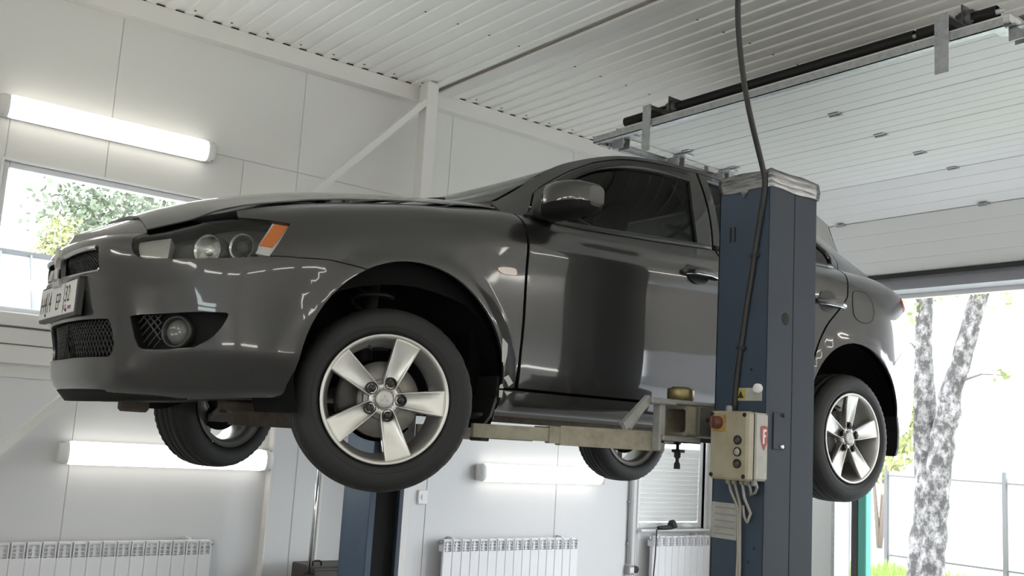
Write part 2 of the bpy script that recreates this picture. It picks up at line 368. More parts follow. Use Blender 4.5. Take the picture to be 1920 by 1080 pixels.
# ---------------------------------------------------------------- radiators
M_rad = mat('white_radiator_enamel', (.80, .80, .82), .3)
M_radgrey = mat('grey_radiator_core', (.66, .66, .68), .5)
def radiator(x0, n, p, z1, label, h=.58, y=2.415):
    """cast sections side by side; the top grid is open"""
    o = empty('radiator', (x0+n*p/2, y, z1-h), 0, label, 'radiator', 'white sectional radiators')
    d = .085
    s = MB()
    s.box(.0006, p-.0006, y-d, y-d+.012, z1-h+.03, z1-.085, .004)           # front plate
    s.box(p*.40, p*.60, y-d+.01, y-.02, z1-h+.03, z1-.02)                 # core tube
    s.box(.006, p-.006, y-d+.03, y-.03, z1-.03, z1, .006)                 # top header
    s.box(.004, p-.004, y-d+.004, y-d+.012, z1-.014, z1, .002)
    for zz in (.030, .052, .074): s.box(.014, p-.014, y-d+.006, y-.03, z1-zz-.005, z1-zz, .001)
    s.box(.004, .012, y-d, y-.02, z1-.088, z1, .002); s.box(p-.012, p-.004, y-d, y-.02, z1-.088, z1, .002)
    s.box(.006, p-.006, y-d+.02, y-.03, z1-h, z1-h+.03, .006)
    s.box(p*.15, p*.85, y-d+.022, y-d+.026, z1-.085, z1-.01, mi=1)
    r0 = None
    for i in range(n):
        if r0 is None: r0 = s.build('radiator_section', [M_rad, M_radgrey], o); r0.location.x = x0 - o.location.x + o.location.x; base = r0.location.copy(); r0.location.x = x0
        else:
            c = share(r0, 'radiator_section', o); c.location.x = x0+i*p
    for x, dx in ((x0, -1), (x0+n*p, 1)):
        for zz in (z1-.018, z1-h+.016): MB().lathe([(0, .018), (.012*dx, .018), (.02*dx, .012), (.022*dx, 0)], (x, y-.05, zz), (1, 0, 0), 10).build('plug', M_steel, o)
    for x in (x0+p*1.5, x0+n*p-p*1.5): MB().box(x-.01, x+.01, y-.03, YW-.003, z1-.01, z1+.012, .002).build('wall_bracket', M_rad, o)
    return o
radiator(-1.98, 33, .0825, .833, 'white sectional radiator, the longest, under the window and the lowest left wall lamp')
radiator(2.49, 16, .0825, .815, 'white sectional radiator under the wall lamp between the lift columns')
radiator(4.67, 9, .0825, .818, 'white sectional radiator in front of the blind-covered window by the near lift column')
# conduit with socket
cd = empty('conduit', (4.50, YW, .55), 0, 'grey wall conduit running down to a small socket left of the third radiator', 'conduit')
MB().tube([(4.49, YW-.022, 2.6), (4.49, YW-.022, .58)], .022, 10).build('pipe', mat('grey_conduit', (.50, .50, .50), .45), cd)
for z in (1.1, .75): MB().box(4.46, 4.52, YW-.028, YW, z-.012, z+.012, .003).build('pipe_clip', M_steel, cd)
so = empty('wall_socket', (4.52, YW, .50), 0, 'small dark wall socket at the foot of the grey conduit', 'socket')
MB().box(4.46, 4.53, YW-.055, YW, .49, .57, .006).build('socket_box', mat('grey_plastic', (.32, .31, .30), .5), so)
MB().lathe([(0, .03), (-.03, .03), (-.034, .024), (-.034, 0)], (4.555, YW-.02, .535), (0, 1, 0), 16).build('plug', M_rubber, so)
MB().box(4.47, 4.52, YW-.06, YW-.055, .51, .555, .002).build('socket_face', M_pvc, so)
# things on the sill behind the third radiator
tl_ = empty('power_tool', (4.90, 2.36, .875), 0, 'small black power tool with a cord lying on the sill over the third radiator', 'tool')
MB().tube([(4.76, 2.36, .885), (4.84, 2.355, .888), (4.93, 2.36, .893), (4.99, 2.365, .90)], [.016, .02, .021, .018], 10).build('body', M_rubber, tl_)
MB().lathe([(-.02, .0), (-.02, .03), (.0, .038), (.03, .034), (.04, .02), (.04, 0)], (4.93, 2.36, .915), (1, .1, .3), 16).build('head', M_rubber, tl_)
MB().tube([(4.76, 2.36, .885), (4.72, 2.335, .87), (4.69, 2.31, .80), (4.675, 2.30, .65), (4.66, 2.30, .48), (4.64, 2.31, .3)], .006, 8).build('cord', M_rubber, tl_)
rg = empty('crumpled_bag', (5.10, 2.36, .875), 0, 'clear crumpled plastic bag beside the black tool on the sill', 'bag')
m_ = MB(); rr = []
for i, (q, r) in enumerate(((0, .012), (.03, .03), (.07, .036), (.11, .03), (.15, .018))):
    rr.append([(5.03+q, 2.36+r*math.cos(t)*1.2+.006*math.sin(5*t+i), .90+r*abs(math.sin(t))*.9*(1 if math.sin(t) > 0 else .5)*math.copysign(1, math.sin(t))) for t in np.linspace(0, 2*math.pi, 15)[:-1]])
m_.loft(rr).build('bag_body', mat('pale_plastic', (.70, .70, .70), .25), rg)
# small pale switch plate on the wall by the lamp row
sw = empty('wall_switch', (2.35, YW, 1.15), 0, 'tiny pale switch plate on the wall right of the far lift column', 'switch')
MB().box(2.31, 2.39, YW-.02, YW, 1.06, 1.16, .004).build('plate', M_pvc, sw); MB().box(2.335, 2.365, YW-.026, YW-.02, 1.09, 1.13, .003).build('rocker', M_pvc, sw)
# transmission jack behind the far column
jk = empty('hydraulic_jack', (1.195, 1.9, 0), 0, 'tall jack with a chrome rod beside the far blue lift column', 'jack')
chrome = mat('chrome_rod', (.75, .75, .76), .12, 1.)
MB().tube([(1.2, 1.9, .64), (1.207, 1.9, 1.46)], .011, 16).build('rod', chrome, jk)
MB().tube([(1.2, 1.9, .05), (1.2, 1.9, .655), (1.2, 1.9, .67)], [.045, .045, .03], 20).build('cylinder', M_rubber, jk)
MB().lathe([(0, .05), (.03, .05), (.035, .03)], (1.2, 1.9, .64), (0, 0, 1), 20).build('gland', M_black, jk)
for t in range(3):
    a = t*2*math.pi/3+math.pi/2; MB().bar((1.2, 1.9, .06), (1.2+.16*math.cos(a), 1.9+.16*math.sin(a), .03), .05, .04).build('foot', M_rubber, jk)
MB().box(1.182, 1.225, 1.87, 1.93, 1.455, 1.47, .003).build('saddle', M_rubber, jk)
tb = empty('tool_cabinet', (1.42, 1.95, 0), 0, 'dark brown cabinet with a small ring handle behind the far lift column', 'cabinet')
M_brown = mat('dark_brown_steel', (.05, .04, .035), .5, noise=.4)
MB().box(1.27, 1.62, 1.98, 2.28, .0, .70, .008).build('cabinet_body', M_brown, tb)
MB().box(1.275, 1.615, 1.968, 1.98, .03, .36, .004).build('drawer', M_brown, tb); MB().box(1.275, 1.615, 1.968, 1.98, .37, .68, .004).build('drawer', M_brown, tb)
MB().tube([(1.30, 2.05, .70), (1.30, 2.05, .722), (1.315, 2.05, .73), (1.345, 2.05, .73), (1.36, 2.05, .722), (1.36, 2.05, .70)], .006, 8).build('ring_handle', M_black, tb)
# ---------------------------------------------------------------- outside
M_grass = mat('mown_grass', (.22, .32, .10), .9, noise=.5, nscale=6, ncol=(.30, .36, .16))
M_yard = mat('pale_concrete_yard', (.68, .67, .65), .8, noise=.08, nscale=3)
M_asphalt = mat('grey_yard_asphalt', (.36, .355, .35), .85, noise=.15, nscale=4)
tag(MB().box(XR+.2, 60, -40, 60, -.3, -.04).build('ground', M_asphalt), kind='structure')
tag(MB().box(-60, XR+.2, YW+.12, 60, -.3, -.05).build('ground', M_yard), kind='structure')
tag(MB().box(-60, XR+.2, -40, YN-.12, -.3, -.05).build('ground', M_yard), kind='structure')
tag(MB().box(-60, XL-.12, -40, 60, -.3, -.05).build('ground', M_yard), kind='structure')
tag(MB().box(9.6, 12.3, -6, 4.75, -.06, -.035).build('lawn', M_grass), kind='structure')
M_sheet = mat('white_fence_sheet', (.82, .82, .82), .5); M_fpost = mat('grey_fence_steel', (.10, .098, .10), .5, .3)
def fence(p0, d, n, step, label):
    p0 = Vector(p0); d = Vector(d); nrm = Vector((d.y, -d.x, 0))
    o = empty('fence', p0, 0, label, 'fence', None)
    for k in range(n+1):
        p = p0 + d*step*k
        MB().box(p.x-.028, p.x+.028, p.y-.028, p.y+.028, -.05, 1.52, .004).lathe([(0, .034), (.02, .03), (.035, .0)], (p.x, p.y, 1.52), (0, 0, 1), 8).build('fence_post', M_fpost, o)
    for z in (.20, 1.38):
        a, b = p0, p0+d*step*n
        MB().bar((a.x, a.y, z), (b.x, b.y, z), .03, .025).build('rail', M_fpost, o)
    back = Vector((1, 0, 0)) if abs(d.y) > .5 else Vector((0, 1, 0))
    for k in range(n):
        q = p0 + d*step*(k+.5) + back*.05
        vs = []; m_ = 12
        for i in range(m_+1):
            t = (i/m_-.5)*(step-.01); w_ = .008*(i % 2)
            for z in (.05, 1.45): vs.append(q + d*t + back*w_ + Vector((0, 0, z)))
        for i in range(m_+1):
            t = (i/m_-.5)*(step-.01); w_ = .008*(i % 2)+.004
            for z in (.05, 1.45): vs.append(q + d*t + back*w_ + Vector((0, 0, z)))
        K = 2*(m_+1)
        f = [(2*i, 2*i+1, 2*i+3, 2*i+2) for i in range(m_)] + [(K+2*i, K+2*i+2, K+2*i+3, K+2*i+1) for i in range(m_)] + [(2*i+1, K+2*i+1, K+2*i+3, 2*i+3) for i in range(m_)]
        MB().add([tuple(v) for v in vs], f).build('fence_sheet', M_sheet, o, fix=False)
    return o
fence((12.38, 4.84, 0), (0, -1, 0), 6, 1.80, 'white sheet fence on grey posts running right behind the birch')
fence((10.56, 4.84, 0), (-1, 0, 0), 2, 1.80, 'white sheet fence turning back towards the garage, by the green door post')

def leaves(mb, c, r, n, size, seed):
    g = np.random.default_rng(seed)
    p = g.normal(size=(n, 3)); p /= np.linalg.norm(p, axis=1, keepdims=True); p *= (g.random((n, 1))**.45); p = p*np.array(r)+np.array(c)
    u = g.normal(size=(n, 3)); u /= np.linalg.norm(u, axis=1, keepdims=True); v = np.cross(u, g.normal(size=(n, 3))); v /= np.linalg.norm(v, axis=1, keepdims=True)
    s = size*(.6+.8*g.random((n, 1)))
    q = np.stack([p-u*s, p+v*s*.55, p+u*s, p-v*s*.55], 1).reshape(-1, 3)
    mb.add(q, [(4*i, 4*i+1, 4*i+2, 4*i+3) for i in range(n)])
def leaf_mat(name, col):
    m = mat(name, col, .6); b = m.node_tree.nodes['Principled BSDF']; b.inputs['Subsurface Weight'].default_value = 0
    return m
M_bark = mat('birch_bark', (.62, .60, .57), .8)
_nt = M_bark.node_tree; _b = _nt.nodes['Principled BSDF']; _t = _nt.nodes.new('ShaderNodeTexCoord'); _mp = _nt.nodes.new('ShaderNodeMapping'); _mp.inputs['Scale'].default_value = (1, 1, .75)
_n = _nt.nodes.new('ShaderNodeTexNoise'); _n.inputs['Scale'].default_value = 11; _n.inputs['Detail'].default_value = 5; _n.inputs['Roughness'].default_value = .7
_r = _nt.nodes.new('ShaderNodeValToRGB'); _r.color_ramp.elements[0].position = .44; _r.color_ramp.elements[0].color = (.05, .046, .043, 1); _r.color_ramp.elements[1].position = .66; _r.color_ramp.elements[1].color = (.30, .285, .275, 1)
_nt.links.new(_t.outputs['Object'], _mp.inputs[0]); _nt.links.new(_mp.outputs[0], _n.inputs['Vector']); _nt.links.new(_n.outputs['Fac'], _r.inputs[0]); _nt.links.new(_r.outputs[0], _b.inputs['Base Color'])
_bp = _nt.nodes.new('ShaderNodeBump'); _bp.inputs['Distance'].default_value = .03; _nt.links.new(_n.outputs['Fac'], _bp.inputs['Height']); _nt.links.new(_bp.outputs[0], _b.inputs['Normal'])
bt = empty('birch_tree', (8.5, 2.0, -.05), 0, 'forked white birch with dark bark patches outside the open garage door', 'tree')
def jit(pts, r, a=.02, n=5):
    out = []; R = []
    for i in range(len(pts)-1):
        for k in range(n):
            t = k/n; p = Vector(pts[i]).lerp(Vector(pts[i+1]), t); out.append(p+Vector((random.uniform(-a, a), random.uniform(-a, a), 0))); R.append((r[i]*(1-t)+r[i+1]*t)*random.uniform(.94, 1.06))
    out.append(Vector(pts[-1])); R.append(r[-1]); return out, R
q, r = jit([(8.5, 2.03, -.1), (8.5, 2.02, .5), (8.5, 1.98, 1.2), (8.5, 2.02, 1.9), (8.5, 2.02, 3.4), (8.45, 2.1, 6.5)], [.21, .165, .15, .115, .085, .05])
MB().tube(q, r, 14).build('trunk', M_bark, bt)
q, r = jit([(8.46, 1.95, .2), (8.46, 1.90, 1.0), (8.45, 1.80, 1.75), (8.45, 1.68, 2.4), (8.45, 1.36, 3.4), (8.4, 1.0, 6.5)], [.12, .14, .125, .11, .095, .05])
MB().tube(q, r, 14).build('trunk', M_bark, bt)
for a, b in (((8.45, 1.62, 2.45), (8.3, 1.02, 2.50)), ((8.5, 2.0, 3.2), (8.3, 2.3, 3.75)), ((8.45, 1.42, 3.1), (8.3, 1.05, 3.8)), ((8.5, 2.02, 2.7), (8.4, 2.25, 2.95))):
    a, b = Vector(a), Vector(b); MB().tube([a, a.lerp(b, .5)+Vector((0, 0, .05)), b], [.018, .012, .005], 6).build('branch', mat('dark_twig', (.14, .12, .11), .8), bt)
m_ = MB()
for i, (c, r, n) in enumerate((((8.3, 2.2, 3.5), (.3, .35, .45), 130), ((8.3, 2.3, 2.6), (.25, .18, .6), 110), ((8.3, 1.7, 3.6), (.3, .4, .3), 120), ((8.3, 1.15, 3.5), (.3, .25, .35), 90), ((8.4, 2.25, 2.0), (.25, .16, .5), 120), ((8.4, 2.5, 1.75), (.2, .2, .3), 60), ((8.4, 1.6, 6), (1.6, 1.8, 1.6), 1500), ((8.3, 1.05, 2.5), (.1, .12, .1), 14))): leaves(m_, c, r, n, .042, 40+i)
tag(m_.build('foliage', leaf_mat('birch_leaf', (.26, .30, .12)), bt, fix=False), kind='stuff')
def bush(name, c, r, n, col, label, seed, size=.07, cat='bush', trunk=None):
    o = empty(name, (c[0], c[1], -.05), 0, label, cat)
    g = np.random.default_rng(seed); m_ = MB()
    for k in range(7):
        d = g.normal(size=3); d /= np.linalg.norm(d); leaves(m_, np.array(c)+d*np.array(r)*.55, np.array(r)*.6, n//7, size, seed+k)
    tag(m_.build('foliage', leaf_mat('leaf_'+name, col), o, fix=False), kind='stuff')
    s_ = MB()
    for k in range(4):
        b = Vector((c[0]+g.uniform(-.6, .6)*r[0], c[1]+g.uniform(-.6, .6)*r[1], c[2]+.3*r[2])); s_.tube([(c[0], c[1], -.1), Vector((c[0], c[1], -.1)).lerp(b, .5)+Vector((0, 0, .1)), b], [.05, .03, .012], 7)
    s_.build('stem', mat('bush_stem', (.16, .13, .10), .8), o)
    return o
bush('round_bush', (16.5, 3.9, 1.7), (1.0, .8, .75), 900, (.18, .25, .16), 'pale green bush behind the fence, right of the birch', 60, .09)
bush('leafy_shrub', (16, 7.2, 2.4), (1.2, 1.0, 1.3), 900, (.27, .29, .11), 'yellow green shrub behind the fence, left of the birch', 80, .09)
# grass tufts at the foot of the fence
g = np.random.default_rng(5); n = 5200
bx = np.stack([g.uniform(10.2, 12.2, n), g.uniform(2.0, 4.75, n), np.full(n, -.05)], 1); hh = .08+.18*g.random((n, 1)); an = g.random(n)*6.28
dx = np.stack([np.cos(an), np.sin(an), np.zeros(n)], 1)*.012; ln_ = g.normal(size=(n, 3))*.05; ln_[:, 2] = 0
q = np.stack([bx-dx, bx+dx, bx+ln_+np.concatenate([np.zeros((n, 2)), hh], 1)], 1).reshape(-1, 3)
tag(MB().add(q, [(3*i, 3*i+1, 3*i+2) for i in range(n)]).build('grass', mat('grass_blade', (.24, .36, .08), .7), None, fix=False), 'bright green grass at the foot of the white fence', 'grass', None, 'stuff')
# green outer door post
gp = empty('door_post', (5.72, 1.02, -.05), 0, 'teal green steel post outside the door opening behind the rear wheel', 'post')
MB().box(5.72, 5.80, .955, 1.065, -.05, 2.85, .006).build('post_body', mat('teal_paint', (.06, .27, .22), .45), gp)
MB().box(5.71, 5.72, 1.03, 1.085, -.05, 2.85).build('rubber_seal', M_rubber, gp)
for z in (.5, 1.5, 2.4): MB().box(5.705, 5.72, .97, 1.05, z-.06, z+.06, .003).build('hinge_plate', mat('teal_paint', (.06, .27, .22), .45), gp)
# seen through the back window: a tree and a pale sheet roof
bush('window_tree', (3.5, 14.5, 5.3), (1.7, 1.2, 1.35), 3600, (.15, .175, .11), 'broad green tree seen through the back window over the bonnet', 120, .062, 'tree')
bush('yellow_bush', (2.1, 13, 4.2), (.5, .6, .7), 1500, (.30, .30, .13), 'yellowish leafy tree seen through the window left of the bonnet', 150, .05, 'tree')
hs = empty('sheet_roof_house', (-1.2, 9.5, 0), 0, 'pale house roof of ribbed sheets seen through the window left of the car nose', 'house')
M_roof = mat('pale_roof_sheet', (.26, .26, .27), .55); M_rib = mat('roof_rib', (.06, .058, .06), .6)
a0, a1 = Vector((-3.6, 8.0, 2.1)), Vector((2.6, 8.0, 2.1)); up = Vector((0.5, 3.2, 1.6))
MB().add([a0, a1, a1+up, a0+up, a0-Vector((0, 0, .08)), a1-Vector((0, 0, .08)), a1+up-Vector((0, 0, .08)), a0+up-Vector((0, 0, .08))], [(0, 1, 2, 3), (7, 6, 5, 4), (0, 4, 5, 1), (1, 5, 6, 2), (2, 6, 7, 3), (3, 7, 4, 0)]).build('roof', M_roof, hs)
for k in range(16):
    p = a0.lerp(a1, (k+.5)/16)+Vector((0, 0, .02)); MB().bar(p, p+up, .03, .05).build('roof_rib', M_rib, hs)
MB().box(-3.4, 2.4, 8.3, 11, -.05, 2.2).build('wall', mat('house_wall', (.6, .6, .58), .8), hs)
MB().bar(a0+up, a1+up, .12, .10).build('ridge_cap', M_rib, hs)
MB().tube([(-.4, 9.6, 3.2), (-.4, 9.6, 3.75), (-.25, 9.6, 3.8)], .02, 8).build('roof_pipe', M_rib, hs)

ob = empty('added_outbuilding', (16, -8, 0), 0, 'unseen grey outbuilding added opposite the next bay to dim the sky mirrored in the car', 'building')  # unseen block added to dim the sky mirrored in the car door
MB().box(13.2, 17, -14, -7.0, -.05, 3.6).build('wall', mat('added_outbuilding_wall', (.22, .22, .22), .8), ob)
MB().box(13.0, 17.2, -14.2, -6.8, 3.6, 3.8, .02).build('roof', mat('added_outbuilding_roof', (.12, .11, .11), .7), ob)
MB().box(13.15, 13.2, -9.0, -7.9, -.05, 2.0, .01).build('door', mat('added_outbuilding_door', (.10, .12, .14), .6), ob)
# ---------------------------------------------------------------- car body surfaces (car frame: x back, y right, z up, origin at the front hub line)
def pchip(xs, ys, q):
    xs = np.asarray(xs, float); ys = np.asarray(ys, float); q = np.asarray(q, float)
    h = np.diff(xs); dl = (ys[1:] - ys[:-1]) / (h if ys.ndim == 1 else h[:, None])
    m = np.zeros_like(ys)
    if len(xs) > 2:
        w1 = 2*h[1:] + h[:-1]; w2 = h[1:] + 2*h[:-1]
        if ys.ndim > 1: w1 = w1[:, None]; w2 = w2[:, None]
        a, b = dl[:-1], dl[1:]
        with np.errstate(all='ignore'):
            hm = (w1 + w2) / (w1/a + w2/b)
        m[1:-1] = np.where(a*b > 0, np.nan_to_num(hm), 0)
    m[0] = dl[0]; m[-1] = dl[-1]
    i = np.clip(np.searchsorted(xs, q, side='right') - 1, 0, len(xs) - 2)
    hh = h[i]; t = (q - xs[i]) / hh
    if ys.ndim > 1: hh = hh[:, None]; t = t[:, None]
    t2, t3 = t*t, t*t*t
    return (2*t3-3*t2+1)*ys[i] + (t3-2*t2+t)*hh*m[i] + (-2*t3+3*t2)*ys[i+1] + (t3-t2)*hh*m[i+1]

def cspline(xs, ys, q):                      # natural cubic spline through points
    xs = np.asarray(xs, float); ys = np.asarray(ys, float); q = np.asarray(q, float)
    n = len(xs); h = np.diff(xs); A = np.zeros((n, n)); B = np.zeros(ys.shape)
    A[0, 0] = A[-1, -1] = 1
    for i in range(1, n-1):
        A[i, i-1] = h[i-1]; A[i, i] = 2*(h[i-1]+h[i]); A[i, i+1] = h[i]
        B[i] = 6*((ys[i+1]-ys[i])/h[i] - (ys[i]-ys[i-1])/h[i-1])
    M = np.linalg.solve(A, B)
    i = np.clip(np.searchsorted(xs, q, side='right') - 1, 0, n-2)
    hh = h[i]; a = xs[i+1]-q; b = q-xs[i]
    if ys.ndim > 1: hh = hh[:, None]; a = a[:, None]; b = b[:, None]
    return M[i]*a**3/(6*hh) + M[i+1]*b**3/(6*hh) + (ys[i]/hh - M[i]*hh/6)*a + (ys[i+1]/hh - M[i+1]*hh/6)*b

class Patch:
    """a smooth surface kept as a fine grid over (u, v)"""
    def __init__(self, us, vs, P):
        self.u0, self.u1, self.v0, self.v1 = us[0], us[-1], vs[0], vs[-1]
        self.nu, self.nv, self.P = len(us), len(vs), P
        du = np.gradient(P, axis=0); dv = np.gradient(P, axis=1)
        N = np.cross(du, dv); N /= np.maximum(np.linalg.norm(N, axis=2, keepdims=True), 1e-12)
        self.N = N
    def _bil(self, G, u, v):
        a = np.clip((np.asarray(u, float)-self.u0)/(self.u1-self.u0), 0, 1)*(self.nu-1)
        b = np.clip((np.asarray(v, float)-self.v0)/(self.v1-self.v0), 0, 1)*(self.nv-1)
        i = np.minimum(a.astype(int), self.nu-2); j = np.minimum(b.astype(int), self.nv-2)
        s = (a-i)[:, None]; t = (b-j)[:, None]
        return (G[i, j]*(1-s)*(1-t) + G[i+1, j]*s*(1-t) + G[i, j+1]*(1-s)*t + G[i+1, j+1]*s*t)
    def at(self, u, v): return self._bil(self.P, u, v)
    def nor(self, u, v):
        n = self._bil(self.N, u, v); return n/np.maximum(np.linalg.norm(n, axis=1, keepdims=True), 1e-12)

# plan outline of the left side (x, half width), from the middle of the nose round to the middle of the tail
def _plan():
    ph = np.linspace(0, 1, 1500)**1.6*np.pi/2
    fx = -.15 - .75*np.cos(ph); fw = .875*np.sin(ph)**(2/2.5)
    xs = np.linspace(-.15, 2.75, 1200)[1:]; ws = .875 - .008*np.clip((xs-1.9)/.85, 0, 1)**2
    ph = (1-np.linspace(0, 1, 1500)**1.6)*np.pi/2
    rx = 2.75 + .90*np.cos(ph)**(2/2.6); rw = .867*np.sin(ph)**(2/3.2)
    x = np.concatenate([fx, xs, rx[1:]]); w = np.concatenate([fw, ws, rw[1:]])
    s = np.concatenate([[0], np.cumsum(np.hypot(np.diff(x), np.diff(w)))])
    return s, x, w
PS, PX, PW = _plan()
SMAX = PS[-1]
_mid = np.searchsorted(PX, 1.0)
def s_of_x(x): return float(np.interp(x, PX, PS))
def s_of_w_front(w):
    k = PX < -.15; return float(np.interp(w, PW[k], PS[k]))
def s_of_w_rear(w):
    k = PX > 2.9; return float(np.interp(-w, -PW[k], PS[k]))
FRONT_ARCH = (0.085, 0.075, 0.405); REAR_ARCH = (2.665, 0.075, 0.392)

def side_patch():
    T = [  # station, then (z, inward offset) from the lip up to the shoulder
     (0.0,                ((-.055,.12),(-.02,.08),(.03,.058),(.12,.052),(.2,.038),(.27,.026),(.35,.015),(.42,.002),(.455,.003),(.485,.016),(.505,.045))),
     (s_of_w_front(.35),  ((-.055,.13),(-.02,.08),(.03,.058),(.12,.050),(.2,.036),(.27,.024),(.34,.013),(.41,.002),(.445,.003),(.475,.016),(.497,.045))),
     (s_of_w_front(.52),  ((-.052,.13),(-.02,.075),(.035,.046),(.11,.038),(.19,.026),(.265,.014),(.335,.006),(.40,.003),(.435,.008),(.472,.022),(.498,.052))),
     (s_of_w_front(.66),  ((-.048,.13),(-.018,.082),(.038,.046),(.098,.020),(.18,.013),(.26,.006),(.33,.001),(.39,.003),(.445,.012),(.495,.032),(.528,.066))),
     (s_of_x(-.60),       ((-.040,.13),(-.013,.088),(.045,.044),(.105,.012),(.18,.006),(.26,.0),(.34,.0),(.40,.004),(.46,.014),(.528,.042),(.572,.078))),
     (s_of_x(-.35),       ((-.020,.13),(.0,.088),(.055,.042),(.113,.008),(.2,.003),(.3,.0),(.40,.0),(.48,.012),(.555,.043),(.612,.09),(.645,.150))),
     (s_of_x(-.15),       ((-.012,.11),(.004,.072),(.058,.032),(.12,.006),(.22,.0),(.32,.0),(.42,.0),(.52,.012),(.605,.05),(.655,.10),(.682,.170))),
     (s_of_x(.20),        ((-.010,.09),(.0,.05),(.050,.02),(.1,.012),(.2,.003),(.3,.0),(.44,.0),(.57,.012),(.66,.045),(.715,.095),(.738,.165))),
     (s_of_x(.50),        ((-.010,.085),(.0,.05),(.040,.03),(.076,.024),(.18,.010),(.32,.004),(.50,.005),(.615,.002),(.690,.026),(.735,.058),(.762,.105))),
     (s_of_x(.75),        ((-.010,.085),(.0,.05),(.040,.03),(.076,.025),(.18,.012),(.33,.007),(.52,.007),(.615,.0),(.665,.012),(.705,.020),(.750,.060))),
     (s_of_x(1.20),       ((-.012,.085),(-.002,.05),(.038,.03),(.078,.025),(.18,.012),(.33,.007),(.53,.007),(.625,.0),(.670,.012),(.712,.020),(.766,.060))),
     (s_of_x(1.70),       ((-.014,.085),(-.004,.05),(.036,.03),(.078,.025),(.18,.012),(.33,.007),(.55,.007),(.640,.0),(.690,.012),(.735,.020),(.796,.060))),
     (s_of_x(2.20),       ((-.014,.085),(-.004,.05),(.036,.03),(.078,.022),(.18,.008),(.33,.004),(.57,.006),(.655,.0),(.710,.010),(.760,.020),(.826,.062))),
     (s_of_x(2.66),       ((-.014,.09),(-.004,.05),(.036,.028),(.078,.018),(.18,.004),(.33,.0),(.55,.003),(.665,.004),(.755,.020),(.820,.048),(.862,.110))),
     (s_of_x(3.05),       ((.0,.10),(.02,.05),(.06,.028),(.10,.016),(.2,.004),(.34,.0),(.50,.004),(.63,.010),(.755,.034),(.835,.078),(.878,.165))),
     (s_of_w_rear(.78),   ((.02,.10),(.04,.05),(.08,.025),(.14,.010),(.22,.0),(.34,.0),(.42,.006),(.55,.014),(.70,.026),(.795,.055),(.835,.125))),
     (s_of_w_rear(.50),   ((.03,.10),(.05,.05),(.09,.020),(.15,.004),(.24,.0),(.34,.004),(.41,.020),(.55,.035),(.70,.045),(.800,.06),(.832,.11))),
     (SMAX,               ((.03,.10),(.05,.05),(.09,.020),(.15,.0),(.24,.0),(.34,.006),(.41,.030),(.55,.045),(.70,.055),(.805,.065),(.836,.11))),
    ]
    st = np.array([t[0] for t in T]); Z = np.array([[p[0] for p in t[1]] for t in T]); D = np.array([[p[1] for p in t[1]] for t in T])
    us = np.linspace(0, SMAX, 1000)
    z = pchip(st, Z, us); d = pchip(st, D, us)
    # even spacing in v by mean arc length
    L = np.concatenate([[0], np.cumsum(np.mean(np.hypot(np.diff(Z, axis=1), np.diff(D, axis=1)), axis=0))])
    vs = np.linspace(0, L[-1], 260)
    z = pchip(L, z.T, vs).T; d = pchip(L, d.T, vs).T
    x = np.interp(us, PS, PX); w = np.interp(us, PS, PW)
    tx = np.gradient(x, us); tw = np.gradient(w, us); ln = np.hypot(tx, tw)
    nx, nw = -tw/ln, tx/ln                                   # outward in plan
    X = x[:, None] - nx[:, None]*d; W = w[:, None] - nw[:, None]*d
    W[0] = 0; 
    for (cx, cz, r) in (FRONT_ARCH, REAR_ARCH):              # pressed-out lip round the wheel openings
        rr = np.hypot(X-cx, z-cz)
        t = np.clip((r+.075-rr)/.075, 0, 1); t = t*t*(3-2*t)
        msk = (W > .6) & (z > -.02)
        W = W + np.where(msk, .014*t, 0)
    P = np.stack([X, -W, z], axis=2)
    return Patch(us, vs, P)

# hood half (left), u along the car, v from the edge to the middle
HOOD_X = (-.93, -.90, -.84, -.72, -.60, -.40, -.18, .04, .20, .36, .50)
def hood_patch(S):
    # outer edge: follows the shoulder of the side from the nose to the windscreen corner
    n = 240
    se = np.linspace(0, s_of_x(.50), n)
    E = S.at(se, np.full(n, S.v1))
    vs = np.linspace(0, 1, 120)
    # middle line
    mz = lambda x: pchip((-.90, -.86, -.75, -.6, -.4, -.2, 0., .15, .30, .5), (.490, .530, .588, .650, .716, .770, .810, .833, .850, .868), x)
    P = np.zeros((n, 120, 3))
    for i in range(n):
        e = E[i]; w = abs(e[1])
        # target point on the middle line: the cowl bows forward in the middle
        t = max(0, min(1, (e[0]+.60)/1.10))
        xm = e[0] - .30*t**2*0.95
        f = min(1, w/.60)
        zm = mz(xm)
        a = vs
        y = -w*(1-a)
        bul = 1-(1-a)**3.0
        z = e[2] + (zm-e[2])*bul*f + (zm-e[2])*(1-f)*a
        x = e[0] + (xm-e[0])*a
        P[i, :, 0] = x; P[i, :, 1] = y; P[i, :, 2] = z
    # fine longitudinal spacing is by s
    return Patch(se, vs, P)

